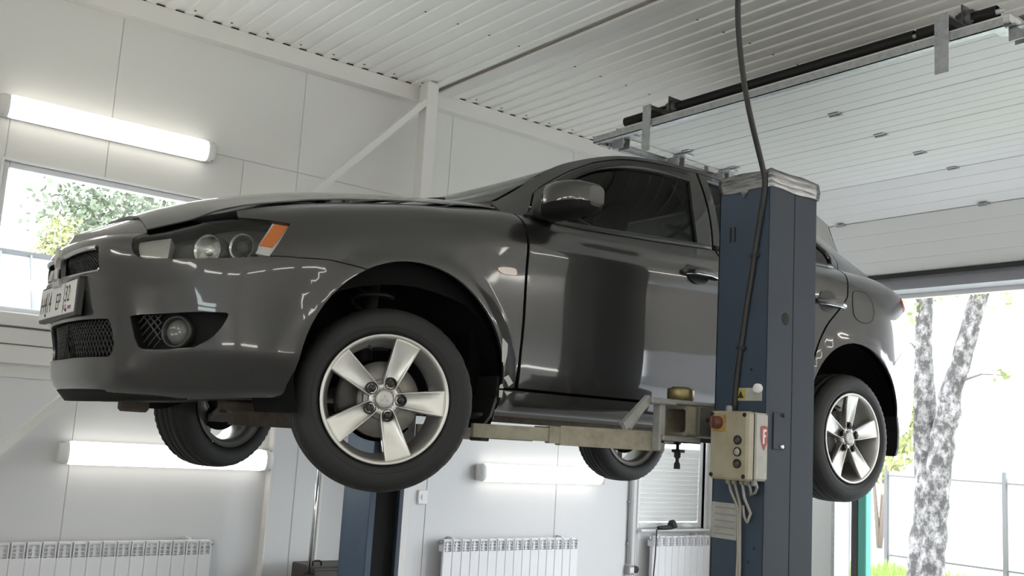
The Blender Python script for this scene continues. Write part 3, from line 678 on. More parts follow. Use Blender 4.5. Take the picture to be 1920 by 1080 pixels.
RAIL = ((.50,(.475,-.735,.792)),(.62,(.625,-.692,.885)),(.75,(.780,-.664,.995)),(.95,(.985,-.625,1.098)),(1.2,(1.250,-.592,1.186)),(1.5,(1.55,-.576,1.229)),
        (1.9,(1.92,-.570,1.242)),(2.3,(2.26,-.574,1.206)),(2.6,(2.52,-.596,1.132)),(2.85,(2.76,-.630,1.022)),(3.08,(3.00,-.665,.915)))
def green_patch(S):
    n, m = 420, 120
    t = np.linspace(.50, 3.08, n)
    R = cspline([r[0] for r in RAIL], [r[1] for r in RAIL], t)
    se = np.interp(t, PX[(PX > -.1) & (PX < 3.3)], PS[(PX > -.1) & (PX < 3.3)])
    B = S.at(se, np.full(n, S.v1))
    v = np.linspace(0, 1, m)
    P = B[:, None]*(1-v)[None, :, None] + R[:, None]*v[None, :, None]
    h = np.linalg.norm(R-B, axis=1)
    bul = .10*h                                               # tumblehome bulge
    P[:, :, 1] -= (4*v*(1-v)*.5)[None]*bul[:, None]*.9
    return Patch(t, v, P)
def rail_at(t): return cspline([r[0] for r in RAIL], [r[1] for r in RAIL], np.atleast_1d(t))

def cross_patch(t0, t1, mid, n=160, m=81, pw=2.2):
    """a panel that spans from the left rail (t0..t1) to its mirror; mid = (x, z) on the centre line for t0..t1"""
    t = np.linspace(t0, t1, n)
    R = rail_at(t)
    q = np.linspace(0, 1, n)
    k = np.linspace(0, 1, len(mid)); M = cspline(k, np.array(mid), q)
    c = np.linspace(-1, 1, m)
    a = 1-np.abs(c)**pw
    P = np.zeros((n, m, 3))
    P[:, :, 0] = R[:, 0][:, None] + (M[:, 0]-R[:, 0])[:, None]*a[None]
    P[:, :, 1] = -R[:, 1][:, None]*c[None]
    P[:, :, 2] = R[:, 2][:, None] + (M[:, 1]-R[:, 2])[:, None]*a[None]
    return Patch(t, c, P)
WS_MID = ((.22,.80),(.42,.875),(.64,.955),(.85,1.03),(1.08,1.110))
ROOF_MID = ((1.08,1.110),(1.35,1.200),(1.62,1.244),(1.95,1.252),(2.30,1.218))
REAR_MID = ((2.30,1.218),(2.55,1.150),(2.80,1.045),(3.00,.935))
# outlines of the body panels in the (u, v) of their surface
BK = {
 'headlight': ((1.0068,0.5664), (0.9835,0.5738), (0.9496,0.5836), (0.9075,0.5942), (0.8642,0.6032), (0.8295,0.6069), (0.7977,0.6088), (0.7679,0.6118), (0.7358,0.6135), (0.6947,0.6123), (0.6516,0.6093), (0.6074,0.6044), (0.5738,0.6001), (0.5605,0.6159), (0.5450,0.6387), (0.5348,0.6661), (0.5274,0.6937), (0.5219,0.7148), (0.5201,0.7335), (0.5220,0.7525), (0.5316,0.7686), (0.5552,0.7788), (0.5852,0.7853), (0.6166,0.7892), (0.6482,0.7918), (0.6762,0.7966), (0.7044,0.7987), (0.7369,0.7929), (0.7689,0.7838), (0.7959,0.7736), (0.8208,0.7637), (0.8441,0.7580), (0.8691,0.7520), (0.9004,0.7417), (0.9343,0.7301), (0.9727,0.7175), (1.0030,0.7077), (1.0368,0.6979), (1.0676,0.6823), (1.0615,0.6617), (1.0429,0.6356), (1.0233,0.5981),),
 'bumper': ((0.0000,0.0000), (0.1500,0.0000), (0.2243,0.0000), (0.2985,0.0000), (0.3728,0.0000), (0.4470,0.0000), (0.5213,0.0000), (0.5956,0.0000), (0.6698,0.0000), (0.7441,0.0000), (0.8183,0.0000), (0.8926,0.0000), (0.9668,0.0000), (1.0411,0.0000), (1.1154,0.0000), (1.1154,0.0145), (1.1219,0.0744), (1.1257,0.1104), (1.1324,0.1494), (1.1385,0.1892), (1.1477,0.2283), (1.1606,0.2666), (1.1770,0.3035), (1.1968,0.3395), (1.2197,0.3754), (1.2456,0.4126), (1.2742,0.4482), (1.3054,0.4778), (1.3388,0.5000), (1.2096,0.5295), (1.1026,0.5395), (1.0068,0.5664), (0.9496,0.5836), (0.8642,0.6032), (0.7977,0.6088), (0.7358,0.6135), (0.6516,0.6093), (0.5738,0.6001), (0.5450,0.6387), (0.5274,0.6937), (0.5201,0.7335), (0.5316,0.7686), (0.5471,0.7991), (0.5314,0.8015), (0.4831,0.8015), (0.4348,0.8015), (0.3865,0.8015), (0.3381,0.8015), (0.2898,0.8015), (0.2415,0.8015), (0.1932,0.8015), (0.1449,0.8015), (0.0966,0.8015), (0.0483,0.8015), (0.0000,0.8015),),
 'fender': ((1.0068,0.5664), (1.0429,0.6356), (1.0676,0.6823), (1.0028,0.7096), (0.9337,0.7336), (0.8847,0.7528), (0.8708,0.8015), (0.9467,0.8015), (1.0226,0.8015), (1.0986,0.8015), (1.1745,0.8015), (1.2505,0.8015), (1.3264,0.8015), (1.4023,0.8015), (1.4783,0.8015), (1.5542,0.8015), (1.6302,0.8015), (1.7061,0.8015), (1.7820,0.8015), (1.8580,0.8015), (1.9339,0.8015), (2.0099,0.8015), (2.0209,0.6934), (2.0209,0.5232), (2.0209,0.3841), (2.0169,0.2687), (2.0149,0.1642), (1.9599,0.1593), (1.9448,0.1510), (1.9436,0.1914), (1.9390,0.2222), (1.9310,0.2518), (1.9198,0.2815), (1.9055,0.3101), (1.8880,0.3376), (1.8677,0.3641), (1.8446,0.3894), (1.8190,0.4136), (1.7910,0.4372), (1.7610,0.4596), (1.7291,0.4804), (1.6956,0.4983), (1.6608,0.5121), (1.6250,0.5221), (1.5885,0.5295), (1.5516,0.5343), (1.5146,0.5364), (1.4778,0.5358), (1.4415,0.5322), (1.4061,0.5254), (1.3717,0.5149), (1.3388,0.5000), (1.2096,0.5295), (1.1026,0.5395),),
 'sill': ((1.9449,0.1510), (2.0149,0.1553), (2.6549,0.1530), (3.1549,0.1532), (3.7250,0.1532), (3.7549,0.0000), (3.6549,0.0000), (3.4994,0.0000), (3.3440,0.0000), (3.1885,0.0000), (3.0330,0.0000), (2.8776,0.0000), (2.7221,0.0000), (2.5667,0.0000), (2.4112,0.0000), (2.2558,0.0000), (2.1003,0.0000), (1.9449,0.0000),),
 'front_door': ((2.0179,0.8015), (2.0399,0.8015), (2.1229,0.8015), (2.2060,0.8015), (2.2891,0.8015), (2.3722,0.8015), (2.4552,0.8015), (2.5383,0.8015), (2.6214,0.8015), (2.7045,0.8015), (2.7876,0.8015), (2.8706,0.8015), (2.9537,0.8015), (3.0368,0.8015), (3.1199,0.8015), (3.1269,0.7673), (3.1369,0.5450), (3.1449,0.4060), (3.1489,0.2686), (3.1469,0.1627), (2.8549,0.1627), (2.4549,0.1639), (2.0299,0.1654), (2.0259,0.2687), (2.0299,0.3841), (2.0299,0.5232), (2.0299,0.6934),),
 'rear_door': ((3.1319,0.8015), (3.2199,0.8015), (3.3470,0.8015), (3.4742,0.8015), (3.6013,0.8015), (3.7284,0.8015), (3.8556,0.8015), (3.9827,0.8015), (4.1099,0.8015), (4.0955,0.7229), (4.0550,0.6255), (3.9349,0.5153), (3.8249,0.4310), (3.7429,0.3516), (3.7099,0.2687), (3.7050,0.1627), (3.4549,0.1627), (3.1579,0.1627), (3.1589,0.2686), (3.1549,0.4060), (3.1469,0.5450), (3.1369,0.7673),),
 'tail_lamp': ((4.6997,0.7360), (4.6557,0.7233), (4.6592,0.7053), (4.6692,0.6880), (4.6725,0.6730), (4.6824,0.6587), (4.6975,0.6463), (4.7079,0.6361), (4.7235,0.6277), (4.7734,0.6221), (4.8926,0.6203), (5.0461,0.6212), (5.1569,0.6221), (5.1569,0.6558), (5.1569,0.7023), (5.1569,0.7360), (5.0225,0.7378), (4.8374,0.7396),),
 'quarter': ((4.1229,0.8015), (4.1549,0.8015), (4.2154,0.8015), (4.2760,0.8015), (4.3365,0.8015), (4.3970,0.8015), (4.4576,0.8015), (4.5181,0.8015), (4.5786,0.8015), (4.6391,0.8015), (4.6997,0.8015), (4.6997,0.7360), (4.6692,0.6880), (4.6975,0.6463), (4.7734,0.6221), (4.6615,0.5555), (4.5363,0.4513), (4.4092,0.3658), (4.4092,0.3658), (4.3818,0.3861), (4.3519,0.4030), (4.3197,0.4167), (4.2856,0.4273), (4.2500,0.4352), (4.2130,0.4406), (4.1752,0.4436), (4.1369,0.4444), (4.0984,0.4432), (4.0600,0.4399), (4.0223,0.4348), (3.9855,0.4280), (3.9500,0.4196), (3.9162,0.4097), (3.8843,0.3983), (3.8547,0.3849), (3.8276,0.3689), (3.8034,0.3490), (3.7822,0.3263), (3.7643,0.3006), (3.7499,0.2722), (3.7390,0.2416), (3.7318,0.2097), (3.7509,0.3516), (3.8329,0.4310), (3.9429,0.5153), (4.0630,0.6255), (4.1035,0.7229),),
 'rear_bumper': ((4.4092,0.3658), (4.5363,0.4513), (4.6615,0.5555), (4.7734,0.6221), (5.1569,0.6221), (5.6864,0.6221), (5.6864,0.0000), (5.4864,0.0000), (5.3785,0.0000), (5.2707,0.0000), (5.1628,0.0000), (5.0550,0.0000), (4.9471,0.0000), (4.8393,0.0000), (4.7314,0.0000), (4.6235,0.0000), (4.5157,0.0000), (4.5163,0.0467), (4.5166,0.0983), (4.5145,0.1545), (4.5094,0.1953), (4.5010,0.2290), (4.4892,0.2610), (4.4739,0.2905), (4.4554,0.3177), (4.4338,0.3427),),
 'tail_panel': ((5.1569,0.6251), (5.6864,0.6251), (5.6864,0.8015), (5.5767,0.8015), (5.4671,0.8015), (5.3575,0.8015), (5.2478,0.8015), (5.1382,0.8015), (5.0286,0.8015), (4.9189,0.8015), (4.8093,0.8015), (4.6997,0.8015), (4.6997,0.7360), (5.1569,0.7360),),
 'lower_grille': ((0.4279,0.2625), (0.4305,0.2583), (0.4344,0.2524), (0.4386,0.2447), (0.4426,0.2348), (0.4464,0.2213), (0.4503,0.2047), (0.4537,0.1880), (0.4557,0.1743), (0.4564,0.1642), (0.4562,0.1562), (0.4547,0.1497), (0.4517,0.1443), (0.4458,0.1401), (0.4376,0.1371), (0.4296,0.1352), (0.4241,0.1337), (0.0000,0.1316), (0.0000,0.2625),),
 'upper_grille': ((0.0000,0.6706), (0.2781,0.6706), (0.3499,0.6801), (0.3543,0.6665), (0.3606,0.6468), (0.3671,0.6252), (0.3722,0.6054), (0.3755,0.5869), (0.3777,0.5682), (0.3792,0.5518), (0.3803,0.5404), (0.3252,0.5317), (0.0000,0.5317),),
 'fog': ((0.5418,0.2826), (0.5594,0.2880), (0.5920,0.2953), (0.6488,0.3032), (0.7122,0.3112), (0.7667,0.3189), (0.8157,0.3245), (0.8597,0.3258), (0.8916,0.3237), (0.9001,0.3165), (0.8991,0.3094), (0.8939,0.2919), (0.8852,0.2683), (0.8729,0.2435), (0.8581,0.2202), (0.8411,0.2040), (0.8241,0.1918), (0.8085,0.1820), (0.7972,0.1758), (0.7740,0.1751), (0.7424,0.1736), (0.7102,0.1706), (0.6753,0.1673), (0.6339,0.1633), (0.5984,0.1618), (0.5847,0.1662), (0.5783,0.1753), (0.5690,0.1877), (0.5599,0.2078), (0.5497,0.2472),),
 'fogc': ((0.7208,0.2327),),
 'fogm': ((0.6583,0.2334),),
 'side_marker': ((1.8884,0.5152), (1.8889,0.5171), (1.8917,0.5187), (1.9002,0.5195), (1.9190,0.5195), (1.9435,0.5187), (1.9626,0.5172), (1.9714,0.5147), (1.9748,0.5113), (1.9763,0.5078), (1.9781,0.5035), (1.9780,0.4990), (1.9724,0.4961), (1.9573,0.4956), (1.9368,0.4968), (1.9196,0.4986), (1.9092,0.5010), (1.9020,0.5040), (1.8965,0.5071), (1.8920,0.5099), (1.8890,0.5128),),
 'fuel': ((4.1552,0.6652), (4.1831,0.6672), (4.2166,0.6673), (4.2450,0.6615), (4.2659,0.6467), (4.2819,0.6261), (4.2900,0.6051), (4.2889,0.5839), (4.2800,0.5623), (4.2650,0.5453), (4.2420,0.5347), (4.2129,0.5286), (4.1850,0.5266), (4.1589,0.5282), (4.1338,0.5338), (4.1150,0.5445), (4.1048,0.5628), (4.1007,0.5860), (4.1000,0.6073), (4.1019,0.6245), (4.1071,0.6396), (4.1151,0.6514), (4.1248,0.6589), (4.1373,0.6631),),
 'handle_f': ((2.9568,0.6285),),
 'hb_f': ((2.8392,0.6168), (3.0874,0.5976),),
 'handle_r': ((3.8874,0.5844),),
 'chips1': ((1.9220,0.3187), (1.9531,0.3018), (1.9523,0.2723), (1.9451,0.2384), (1.9285,0.2450), (1.9218,0.2909),),
 'chips2': ((1.9457,0.1980), (1.9689,0.2082), (2.0026,0.1846), (1.9784,0.1684), (1.9657,0.1835),),
 'chips3': ((1.9339,0.1706), (1.9450,0.1779), (1.9536,0.1589), (1.9338,0.1565),),
 'chips4': ((1.9348,0.1483), (1.9525,0.1477), (1.9528,0.1046), (1.9379,0.1028),),
 'chips5': ((1.9583,0.1454), (2.0040,0.1448), (1.9771,0.1173),),
 'chips6': ((1.8441,0.3908), (1.8757,0.3724), (1.8812,0.3662), (1.8654,0.3705),),
 'hl_left': ((0.5354,0.7092), (0.5315,0.7277), (0.5356,0.7413), (0.5561,0.7553), (0.5850,0.7638), (0.6218,0.7594), (0.6524,0.7521), (0.6566,0.7299), (0.6612,0.7023), (0.6631,0.6794), (0.6642,0.6582), (0.6651,0.6376), (0.6656,0.6225), (0.6206,0.6143), (0.5727,0.6108), (0.5567,0.6247), (0.5505,0.6478), (0.5415,0.6788),),
 'hl_mid': ((0.8175,0.6609),),
 'hl_right': ((0.9341,0.6486),),
 'orange': ((1.0142,0.7021), (1.0639,0.6811), (1.0141,0.6070), (0.9707,0.6299),),
 'orange_low': ((0.9692,0.6270), (1.0151,0.6044), (1.0061,0.5766), (0.9577,0.6066),),
 'orange_frame': ((1.0084,0.7074), (1.0685,0.6811), (1.0082,0.5710), (0.9529,0.6046),),
 'window_front': ((0.6434,0.0900), (0.6690,0.2322), (0.7059,0.4296), (0.7446,0.5879), (0.7823,0.6647), (0.8218,0.7022), (0.8624,0.7334), (0.9046,0.7689), (0.9478,0.7980), (0.9889,0.8215), (1.0250,0.8387), (1.0591,0.8502), (1.0969,0.8589), (1.1389,0.8654), (1.1847,0.8692), (1.2383,0.8707), (1.3058,0.8705), (1.3811,0.8682), (1.4501,0.8625), (1.5099,0.8510), (1.5634,0.8362), (1.6048,0.8238), (1.6298,0.8161), (1.6427,0.8108), (1.6505,0.8074), (1.6342,0.7178), (1.6114,0.5891), (1.5922,0.4550), (1.5800,0.3105), (1.5714,0.1607), (1.5658,0.0553), (1.4377,0.0574), (1.2575,0.0604), (1.0960,0.0637), (0.9779,0.0667), (0.8786,0.0700), (0.7958,0.0739), (0.7284,0.0794), (0.6774,0.0856),),
 'btop': ((1.7273,0.9079), (1.6555,0.0422),),
 'wr': ((1.8041,0.8654), (1.7495,0.5721), (1.6860,0.1153),),
 'rear_quarter_glass': ((2.6024,0.4805), (2.6800,0.4917), (2.6652,0.2598), (2.6060,0.0039), (2.4243,0.0000),),
 'belt': ((0.7304,0.0130), (1.0940,0.0318), (1.6630,0.0147),),
 'apillar_seam': ((0.5499,1.0000), (0.5690,0.9373), (0.5908,0.3328), (0.6305,0.2140),),
 'hood_front': ((0.5508,0.0576), (0.5594,0.1887), (0.5741,0.3718), (0.5711,0.4864),),
 'uc': 0.5314,
 'un_fender': 0.8708,
 'u2': 2.0099,
}
# ---------------------------------------------------------------- the car
CARYAW = math.radians(-1.48462); HZ = 1.667096
_c, _s = math.cos(CARYAW), math.sin(CARYAW)
def c2w(p): return Vector((_c*p[0]-_s*p[1], _s*p[0]+_c*p[1], p[2]+HZ))
CB = Vector((1.3, 0, -.316))
car = empty('car', c2w(CB), CARYAW, 'dark grey metallic four-door saloon car raised on the blue two-post lift', 'car')
ORG[car] = CB                                   # car parts are modelled in the car frame
M_paint = mat('dark_grey_metallic_paint', PAINT, .32, .55, coat=1.0)
_nt = M_paint.node_tree; _b = _nt.nodes['Principled BSDF']; _t = _nt.nodes.new('ShaderNodeTexCoord'); _n = _nt.nodes.new('ShaderNodeTexNoise'); _n.inputs['Scale'].default_value = 900
_r = _nt.nodes.new('ShaderNodeValToRGB'); _r.color_ramp.elements[0].color = (*[c*.8 for c in PAINT], 1); _r.color_ramp.elements[1].color = (*[c*1.2 for c in PAINT], 1); _r.color_ramp.elements[0].position = .35; _r.color_ramp.elements[1].position = .65
_nt.links.new(_t.outputs['Object'], _n.inputs['Vector']); _nt.links.new(_n.outputs['Fac'], _r.inputs[0]); _nt.links.new(_r.outputs[0], _b.inputs['Base Color'])
M_bplast = mat('black_trim_plastic', (.016, .016, .016), .42)
M_recess = mat('black_recess', (.006, .006, .006), .75, spec=.2)
M_inner = mat('dark_inner_metal', (.005, .005, .005), .85, spec=.1)
M_under = mat('dirty_underbody', (.060, .048, .038), .85, noise=.6, nscale=9, ncol=(.11, .088, .068))
M_tyre = mat('tyre_rubber', (.0095, .0092, .0088), .68, bump=.1, bscale=90)
M_alloy = mat('silver_alloy', (.58, .57, .54), .38, .8, coat=.3)
M_alloyd = mat('dusty_alloy_inside', (.22, .21, .20), .5, .6, noise=.3)
M_chrome = mat('bright_chrome', (.75, .75, .75), .12, 1.)
M_disc = mat('brake_disc_steel', (.26, .25, .235), .45, .8, noise=.35, nscale=14, ncol=(.16, .14, .12))
M_glassd = glass('tinted_side_glass', (.05, .055, .05), .5, .02, 1.4)
M_glassw = glass('windscreen_glass', (.62, .68, .64), .9, .015, 1.5)
M_lens = glass('clear_lamp_lens', (.86, .87, .86), .9, .02, 1.45)

SP = side_patch(); HP = hood_patch(SP); GP = green_patch(SP)
def in_poly(x, y, P):
    c = np.zeros(len(x), bool); j = len(P)-1
    for i in range(len(P)):
        (xi, yi), (xj, yj) = P[i], P[j]
        if yi != yj: c ^= ((yi > y) != (yj > y)) & (x < (xj-xi)*(y-yi)/(yj-yi)+xi)
        j = i
    return c
def dense(P, h, sc):
    out = []
    for (a, b), (c, d) in zip(P, P[1:]+P[:1]):
        n = max(1, int(math.ceil(math.hypot((c-a)*sc[0], (d-b)*sc[1])/h)))
        out += [(a+(c-a)*t/n, b+(d-b)*t/n) for t in range(n)]
    return out
def inset(P, g, sc, lock=None):
    if not g: return P
    A = np.array(P)*np.array(sc); n = len(A)
    area = .5*np.sum(A[:, 0]*np.roll(A[:, 1], -1)-np.roll(A[:, 0], -1)*A[:, 1]); sg = 1 if area > 0 else -1
    out = []
    for i in range(n):
        p, q, r = A[i-1], A[i], A[(i+1) % n]
        e1 = q-p; e2 = r-q; l1 = np.hypot(*e1); l2 = np.hypot(*e2)
        if l1 < 1e-7 or l2 < 1e-7: out.append(tuple(q/np.array(sc))); continue
        n1 = np.array((-e1[1], e1[0]))/l1*sg; n2 = np.array((-e2[1], e2[0]))/l2*sg
        m = n1+n2; k = m@m
        m = n1 if k < .2 else m*2/k*1.0 if False else m/ (1+n1@n2)
        if lock and lock(P[i]): out.append(P[i]); continue
        out.append(tuple((q+m*g)/np.array(sc)))
    return out
def tri_domain(P, holes, h, sc):
    """triangles of the outline P (minus holes) in the patch domain"""
    P = dense(P, h, sc); H = [dense(q, h*.7, sc) for q in holes]
    pts = list(P); edges = [(i, (i+1) % len(P)) for i in range(len(P))]
    for q in H:
        k = len(pts); pts += q; edges += [(k+i, k+(i+1) % len(q)) for i in range(len(q))]
    A = np.array(P); lo, hi = A.min(0), A.max(0)
    nx = max(2, int((hi[0]-lo[0])*sc[0]/h)); ny = max(2, int((hi[1]-lo[1])*sc[1]/h))
    gx, gy = np.meshgrid(np.linspace(lo[0], hi[0], nx+1), np.linspace(lo[1], hi[1], ny+1)); gx = gx.ravel(); gy = gy.ravel()
    keep = in_poly(gx, gy, P)
    B = np.array(pts)
    for q in H: keep &= ~in_poly(gx, gy, q)
    gx, gy = gx[keep], gy[keep]
    if len(gx):
        d = np.full(len(gx), 9.)
        for k in range(0, len(B), 400):
            bb = B[k:k+400]; d = np.minimum(d, np.min(np.hypot((gx[:, None]-bb[None, :, 0])*sc[0], (gy[:, None]-bb[None, :, 1])*sc[1]), 1))
        m = d > .45*h; pts += list(zip(gx[m], gy[m]))
    V = [Vector((a*sc[0], b*sc[1])) for a, b in pts]
    r = delaunay_2d_cdt(V, edges, [], 0, 1e-7)
    vv = np.array([(p.x/sc[0], p.y/sc[1]) for p in r[0]]); tris = [tuple(f) for f in r[2]]
    c = np.array([vv[list(f)].mean(0) for f in tris])
    ok = in_poly(c[:, 0], c[:, 1], P)
    for q in H: ok &= ~in_poly(c[:, 0], c[:, 1], q)
    T = [f for f, o in zip(tris, ok) if o]
    return vv, T
class Skin:
    """collects pieces of body skin, each with true surface normals and a folded-in edge"""
    def __init__(s): s.v = []; s.n = []; s.f = []; s.mi = []
    def piece(s, patch, P, holes=(), h=.03, thick=.012, off=0., gap=.002, sc=(1, 1), mirror=False, flipside=False, lock=None, hole_thick=None, mi=0, both=False, deep_mi=None):
        P = inset([tuple(p) for p in P], gap, sc, lock)
        vv, T = tri_domain(P, [list(q) for q in holes], h, sc)
        pos = patch.at(vv[:, 0], vv[:, 1]); nor = patch.nor(vv[:, 0], vv[:, 1])
        # outward = away from the car's middle
        ctr = np.array([1.3, 0, .35]); 
        if np.mean(np.einsum('ij,ij->i', nor, pos-ctr)) < 0: nor = -nor
        pos = pos + nor*off
        # edges used once = outline
        cnt = {}
        F = []
        for f in T:
            a, b, c = pos[list(f)]; 
            if np.dot(np.cross(b-a, c-a), nor[f[0]]) < 0: f = (f[0], f[2], f[1])
            F.append(f)
            for i in range(3):
                e = (f[i], f[(i+1) % 3]); k = (min(e), max(e)); cnt[k] = None if k in cnt else e
        for m in ((False, True) if both else (mirror,)):
            k0 = len(s.v); mm = np.array([1, -1, 1]) if m else np.array([1, 1, 1])
            s.v += list(pos*mm); s.n += list(nor*mm)
            for f in F: s.f.append(tuple(i+k0 for i in (f[::-1] if m else f))); s.mi.append(mi)
            if thick:
                Z = None
                for e in cnt.values():
                    if e is None: continue
                    a, b = e
                    th = thick
                    if lock and lock(vv[a]) and lock(vv[b]): continue
                    if hole_thick and hole_thick[0](vv[a]): th = hole_thick[1]
                    p, q = pos[a], pos[b]; p2, q2 = p-nor[a]*th, q-nor[b]*th
                    en = np.cross(q-p, nor[a]); en /= max(np.linalg.norm(en), 1e-9)
                    k = len(s.v); s.v += [x*mm for x in (p, q, q2, p2)]
                    # a soft fold: outline normal half way between skin and edge
                    r1 = nor[a]*.35+en*.9; r2 = nor[b]*.35+en*.9
                    s.n += [x*mm for x in (r1, r2, en, en)]
                    ff = (k+3, k+2, k+1, k) if not m else (k, k+1, k+2, k+3)
                    s.f.append(ff); s.mi.append(mi)
                    if th > thick and deep_mi is not None:      # short painted lip, then black
                        lip = .009; p3, q3 = p-nor[a]*lip, q-nor[b]*lip; s.v[k+2] = q3*mm; s.v[k+3] = p3*mm
                        j = len(s.v); s.v += [x*mm for x in (p3, q3, q2, p2)]; s.n += [en*mm]*4
                        s.f.append((j+3, j+2, j+1, j) if not m else (j, j+1, j+2, j+3)); s.mi.append(deep_mi)
        return s
    def build(s, name, material, parent):
        o0 = ORG[parent]
        me = bpy.data.meshes.new(name); me.from_pydata([tuple(p-np.array(o0)) for p in s.v], [], s.f)
        me.polygons.foreach_set('use_smooth', [True]*len(s.f)); me.polygons.foreach_set('material_index', s.mi)
        N = np.array(s.n); N /= np.maximum(np.linalg.norm(N, axis=1, keepdims=True), 1e-9)
        me.normals_split_custom_set_from_vertices([tuple(x) for x in N])
        return link(name, me, material, parent)
V1 = SP.v1; SG = (1, .42); SH = (1, .6)
at0 = lambda p: p[0] < 1e-4
ctrH = lambda p: p[1] > .9999
# ---- openings of the front bumper
UG = [(0, .640), (.10, .650), (.19, .671), (.278, .6865), (.350, .694), (.366, .680), (.3755, .607), (.3815, .540), (.374, .528), (.325, .523), (.2435, .517), (.168, .513), (0, .511)]
LG = [p for p in BK['lower_grille']]
FG = BK['fog']
GRILLES = (UG, LG)
hf_ = [(.546, 0)] + list(BK['hood_front']) + [(.568, .70), (.566, 1)]
sk = Skin()
deep = (lambda p: any(in_poly(np.array([p[0]]), np.array([p[1]]), [(x*1.0, y) for x, y in dense(q, .02, (1, 1))])[0] for q in (LG2, UG2, FG2)), .045)
def grow(q, k=1.06):
    c = np.mean(q, 0); return [tuple(c+(np.array(p)-c)*k) for p in q]
LG2, UG2, FG2 = grow(LG), grow(UG), grow(FG)
sk.piece(SP, BK['bumper'], (UG, LG, FG), h=.028, both=True, lock=at0, hole_thick=deep, deep_mi=1)
sk.piece(HP, [(0.0, 0)] + [(u, 0) for u in np.linspace(0, .546, 12)[1:]] + hf_[1:] + [(0.0, 1)], h=.03, sc=SH, both=True, gap=0, lock=ctrH, thick=.01)
bumper = sk.build('front_bumper', [M_paint, M_recess], car)

def lattice(patch, poly, pitch, r, off, name, parent, sc=(1, 1), both=True, ang=(1, -1)):
    """diamond mesh of thin bars over an opening"""
    A = np.array(poly); lo, hi = A.min(0), A.max(0); m_ = MB()
    H = hi[1]-lo[1]
    for sgn in ang:
        c = lo[0]-H if sgn > 0 else lo[0]
        while c < hi[0]+H:
            n = 28; t = np.linspace(0, 1, n); uu = c + sgn*t*H*.9 if sgn > 0 else c + H*.9*(1-t); v_ = lo[1]+t*H
            ok = in_poly(uu, v_, poly)
            i = 0
            while i < n:
                if ok[i]:
                    j = i
                    while j+1 < n and ok[j+1]: j += 1
                    if j > i:
                        k = [i, j] if j-i < 6 else [i, (i+j)//2, j]
                        p = patch.at(uu[k], v_[k]) + patch.nor(uu[k], v_[k])*off*np.sign(np.mean(patch.nor(uu[k], v_[k])[:, 1])*-1 if abs(np.mean(patch.nor(uu[k], v_[k])[:, 1])) > .3 else np.mean(patch.nor(uu[k], v_[k])[:, 0])*-1)
                        for mm in ((1, -1) if both else (1,)): m_.tube([(x, y*mm, z) for x, y, z in p], r, 4, (False, False))
                    i = j+1
                else: i += 1
            c += pitch
    return tag(m_.build(name, M_bplast, parent, fix=False), kind='stuff')
for q, nm, pt in ((LG, 'lower_grille', .026), (UG, 'upper_grille', .022)):
    b = Skin().piece(SP, grow(q, 1.03), h=.05, off=-.05, thick=0, both=True, gap=0, lock=at0).build(nm, M_inner, bumper)
    lattice(SP, q, pt, .0032, -.028, nm+'_mesh', bumper)
# chrome surround of the upper grille
m_ = MB()
for mm in (1, -1):
    U = np.array([p[0] for p in UG[:5]]); V = np.array([p[1] for p in UG[:5]])-.012
    p = SP.at(U, V); nn = SP.nor(U, V); nn = nn*np.where(nn[:, 0] > 0, -1, 1)[:, None]
    m_.tube([(a[0], a[1]*mm, a[2]) for a in p+nn*-.004], .009, 8)
    U = np.array([p[0] for p in UG[7:]]); V = np.array([p[1] for p in UG[7:]])+.006
    p = SP.at(U, V); m_.tube([(a[0], a[1]*mm, a[2]) for a in p], .0045, 8)
m_.build('grille_surround', mat('satin_chrome', (.55, .55, .55), .25, .9), bumper)
# three-diamond emblem
def front_frame(y, z):
    """point on the nose near the middle, for y, z"""
    j = np.argmin(abs(SP.P[2, :, 2]-z)); return SP.P[2, j]
e0 = front_frame(0, .395); m_ = MB()
def rhomb(cx, cz, ang, L=.036, W=.021):
    d = np.array((math.cos(ang), math.sin(ang))); n = np.array((-d[1], d[0]))
    P = [np.array((cx, cz))-d*L, np.array((cx, cz))-n*W, np.array((cx, cz))+d*L, np.array((cx, cz))+n*W]
    x0 = e0[0]-.014
    v = [(x0, p[0], e0[2]+p[1]) for p in P] + [(x0+.012, p[0], e0[2]+p[1]) for p in P] + [(x0-.006, cx, e0[2]+cz)]
    m_.add(v, [(0, 1, 8), (1, 2, 8), (2, 3, 8), (3, 0, 8), (0, 4, 5, 1), (1, 5, 6, 2), (2, 6, 7, 3), (3, 7, 4, 0), (4, 7, 6, 5)])
rhomb(0, .046, math.pi/2); rhomb(-.036, -.018, math.radians(210)); rhomb(.036, -.018, math.radians(-30))
m_.build('emblem', M_chrome, bumper)
m_ = MB().prism([(-.055, -.06), (.055, -.06), (.03, .075), (-.03, .075)], (e0[0]-.004, 0, e0[2]), (0, -1, 0), (0, 0, 1), -.02).build('emblem_holder', mat('satin_chrome', (.55, .55, .55), .25, .9), bumper)
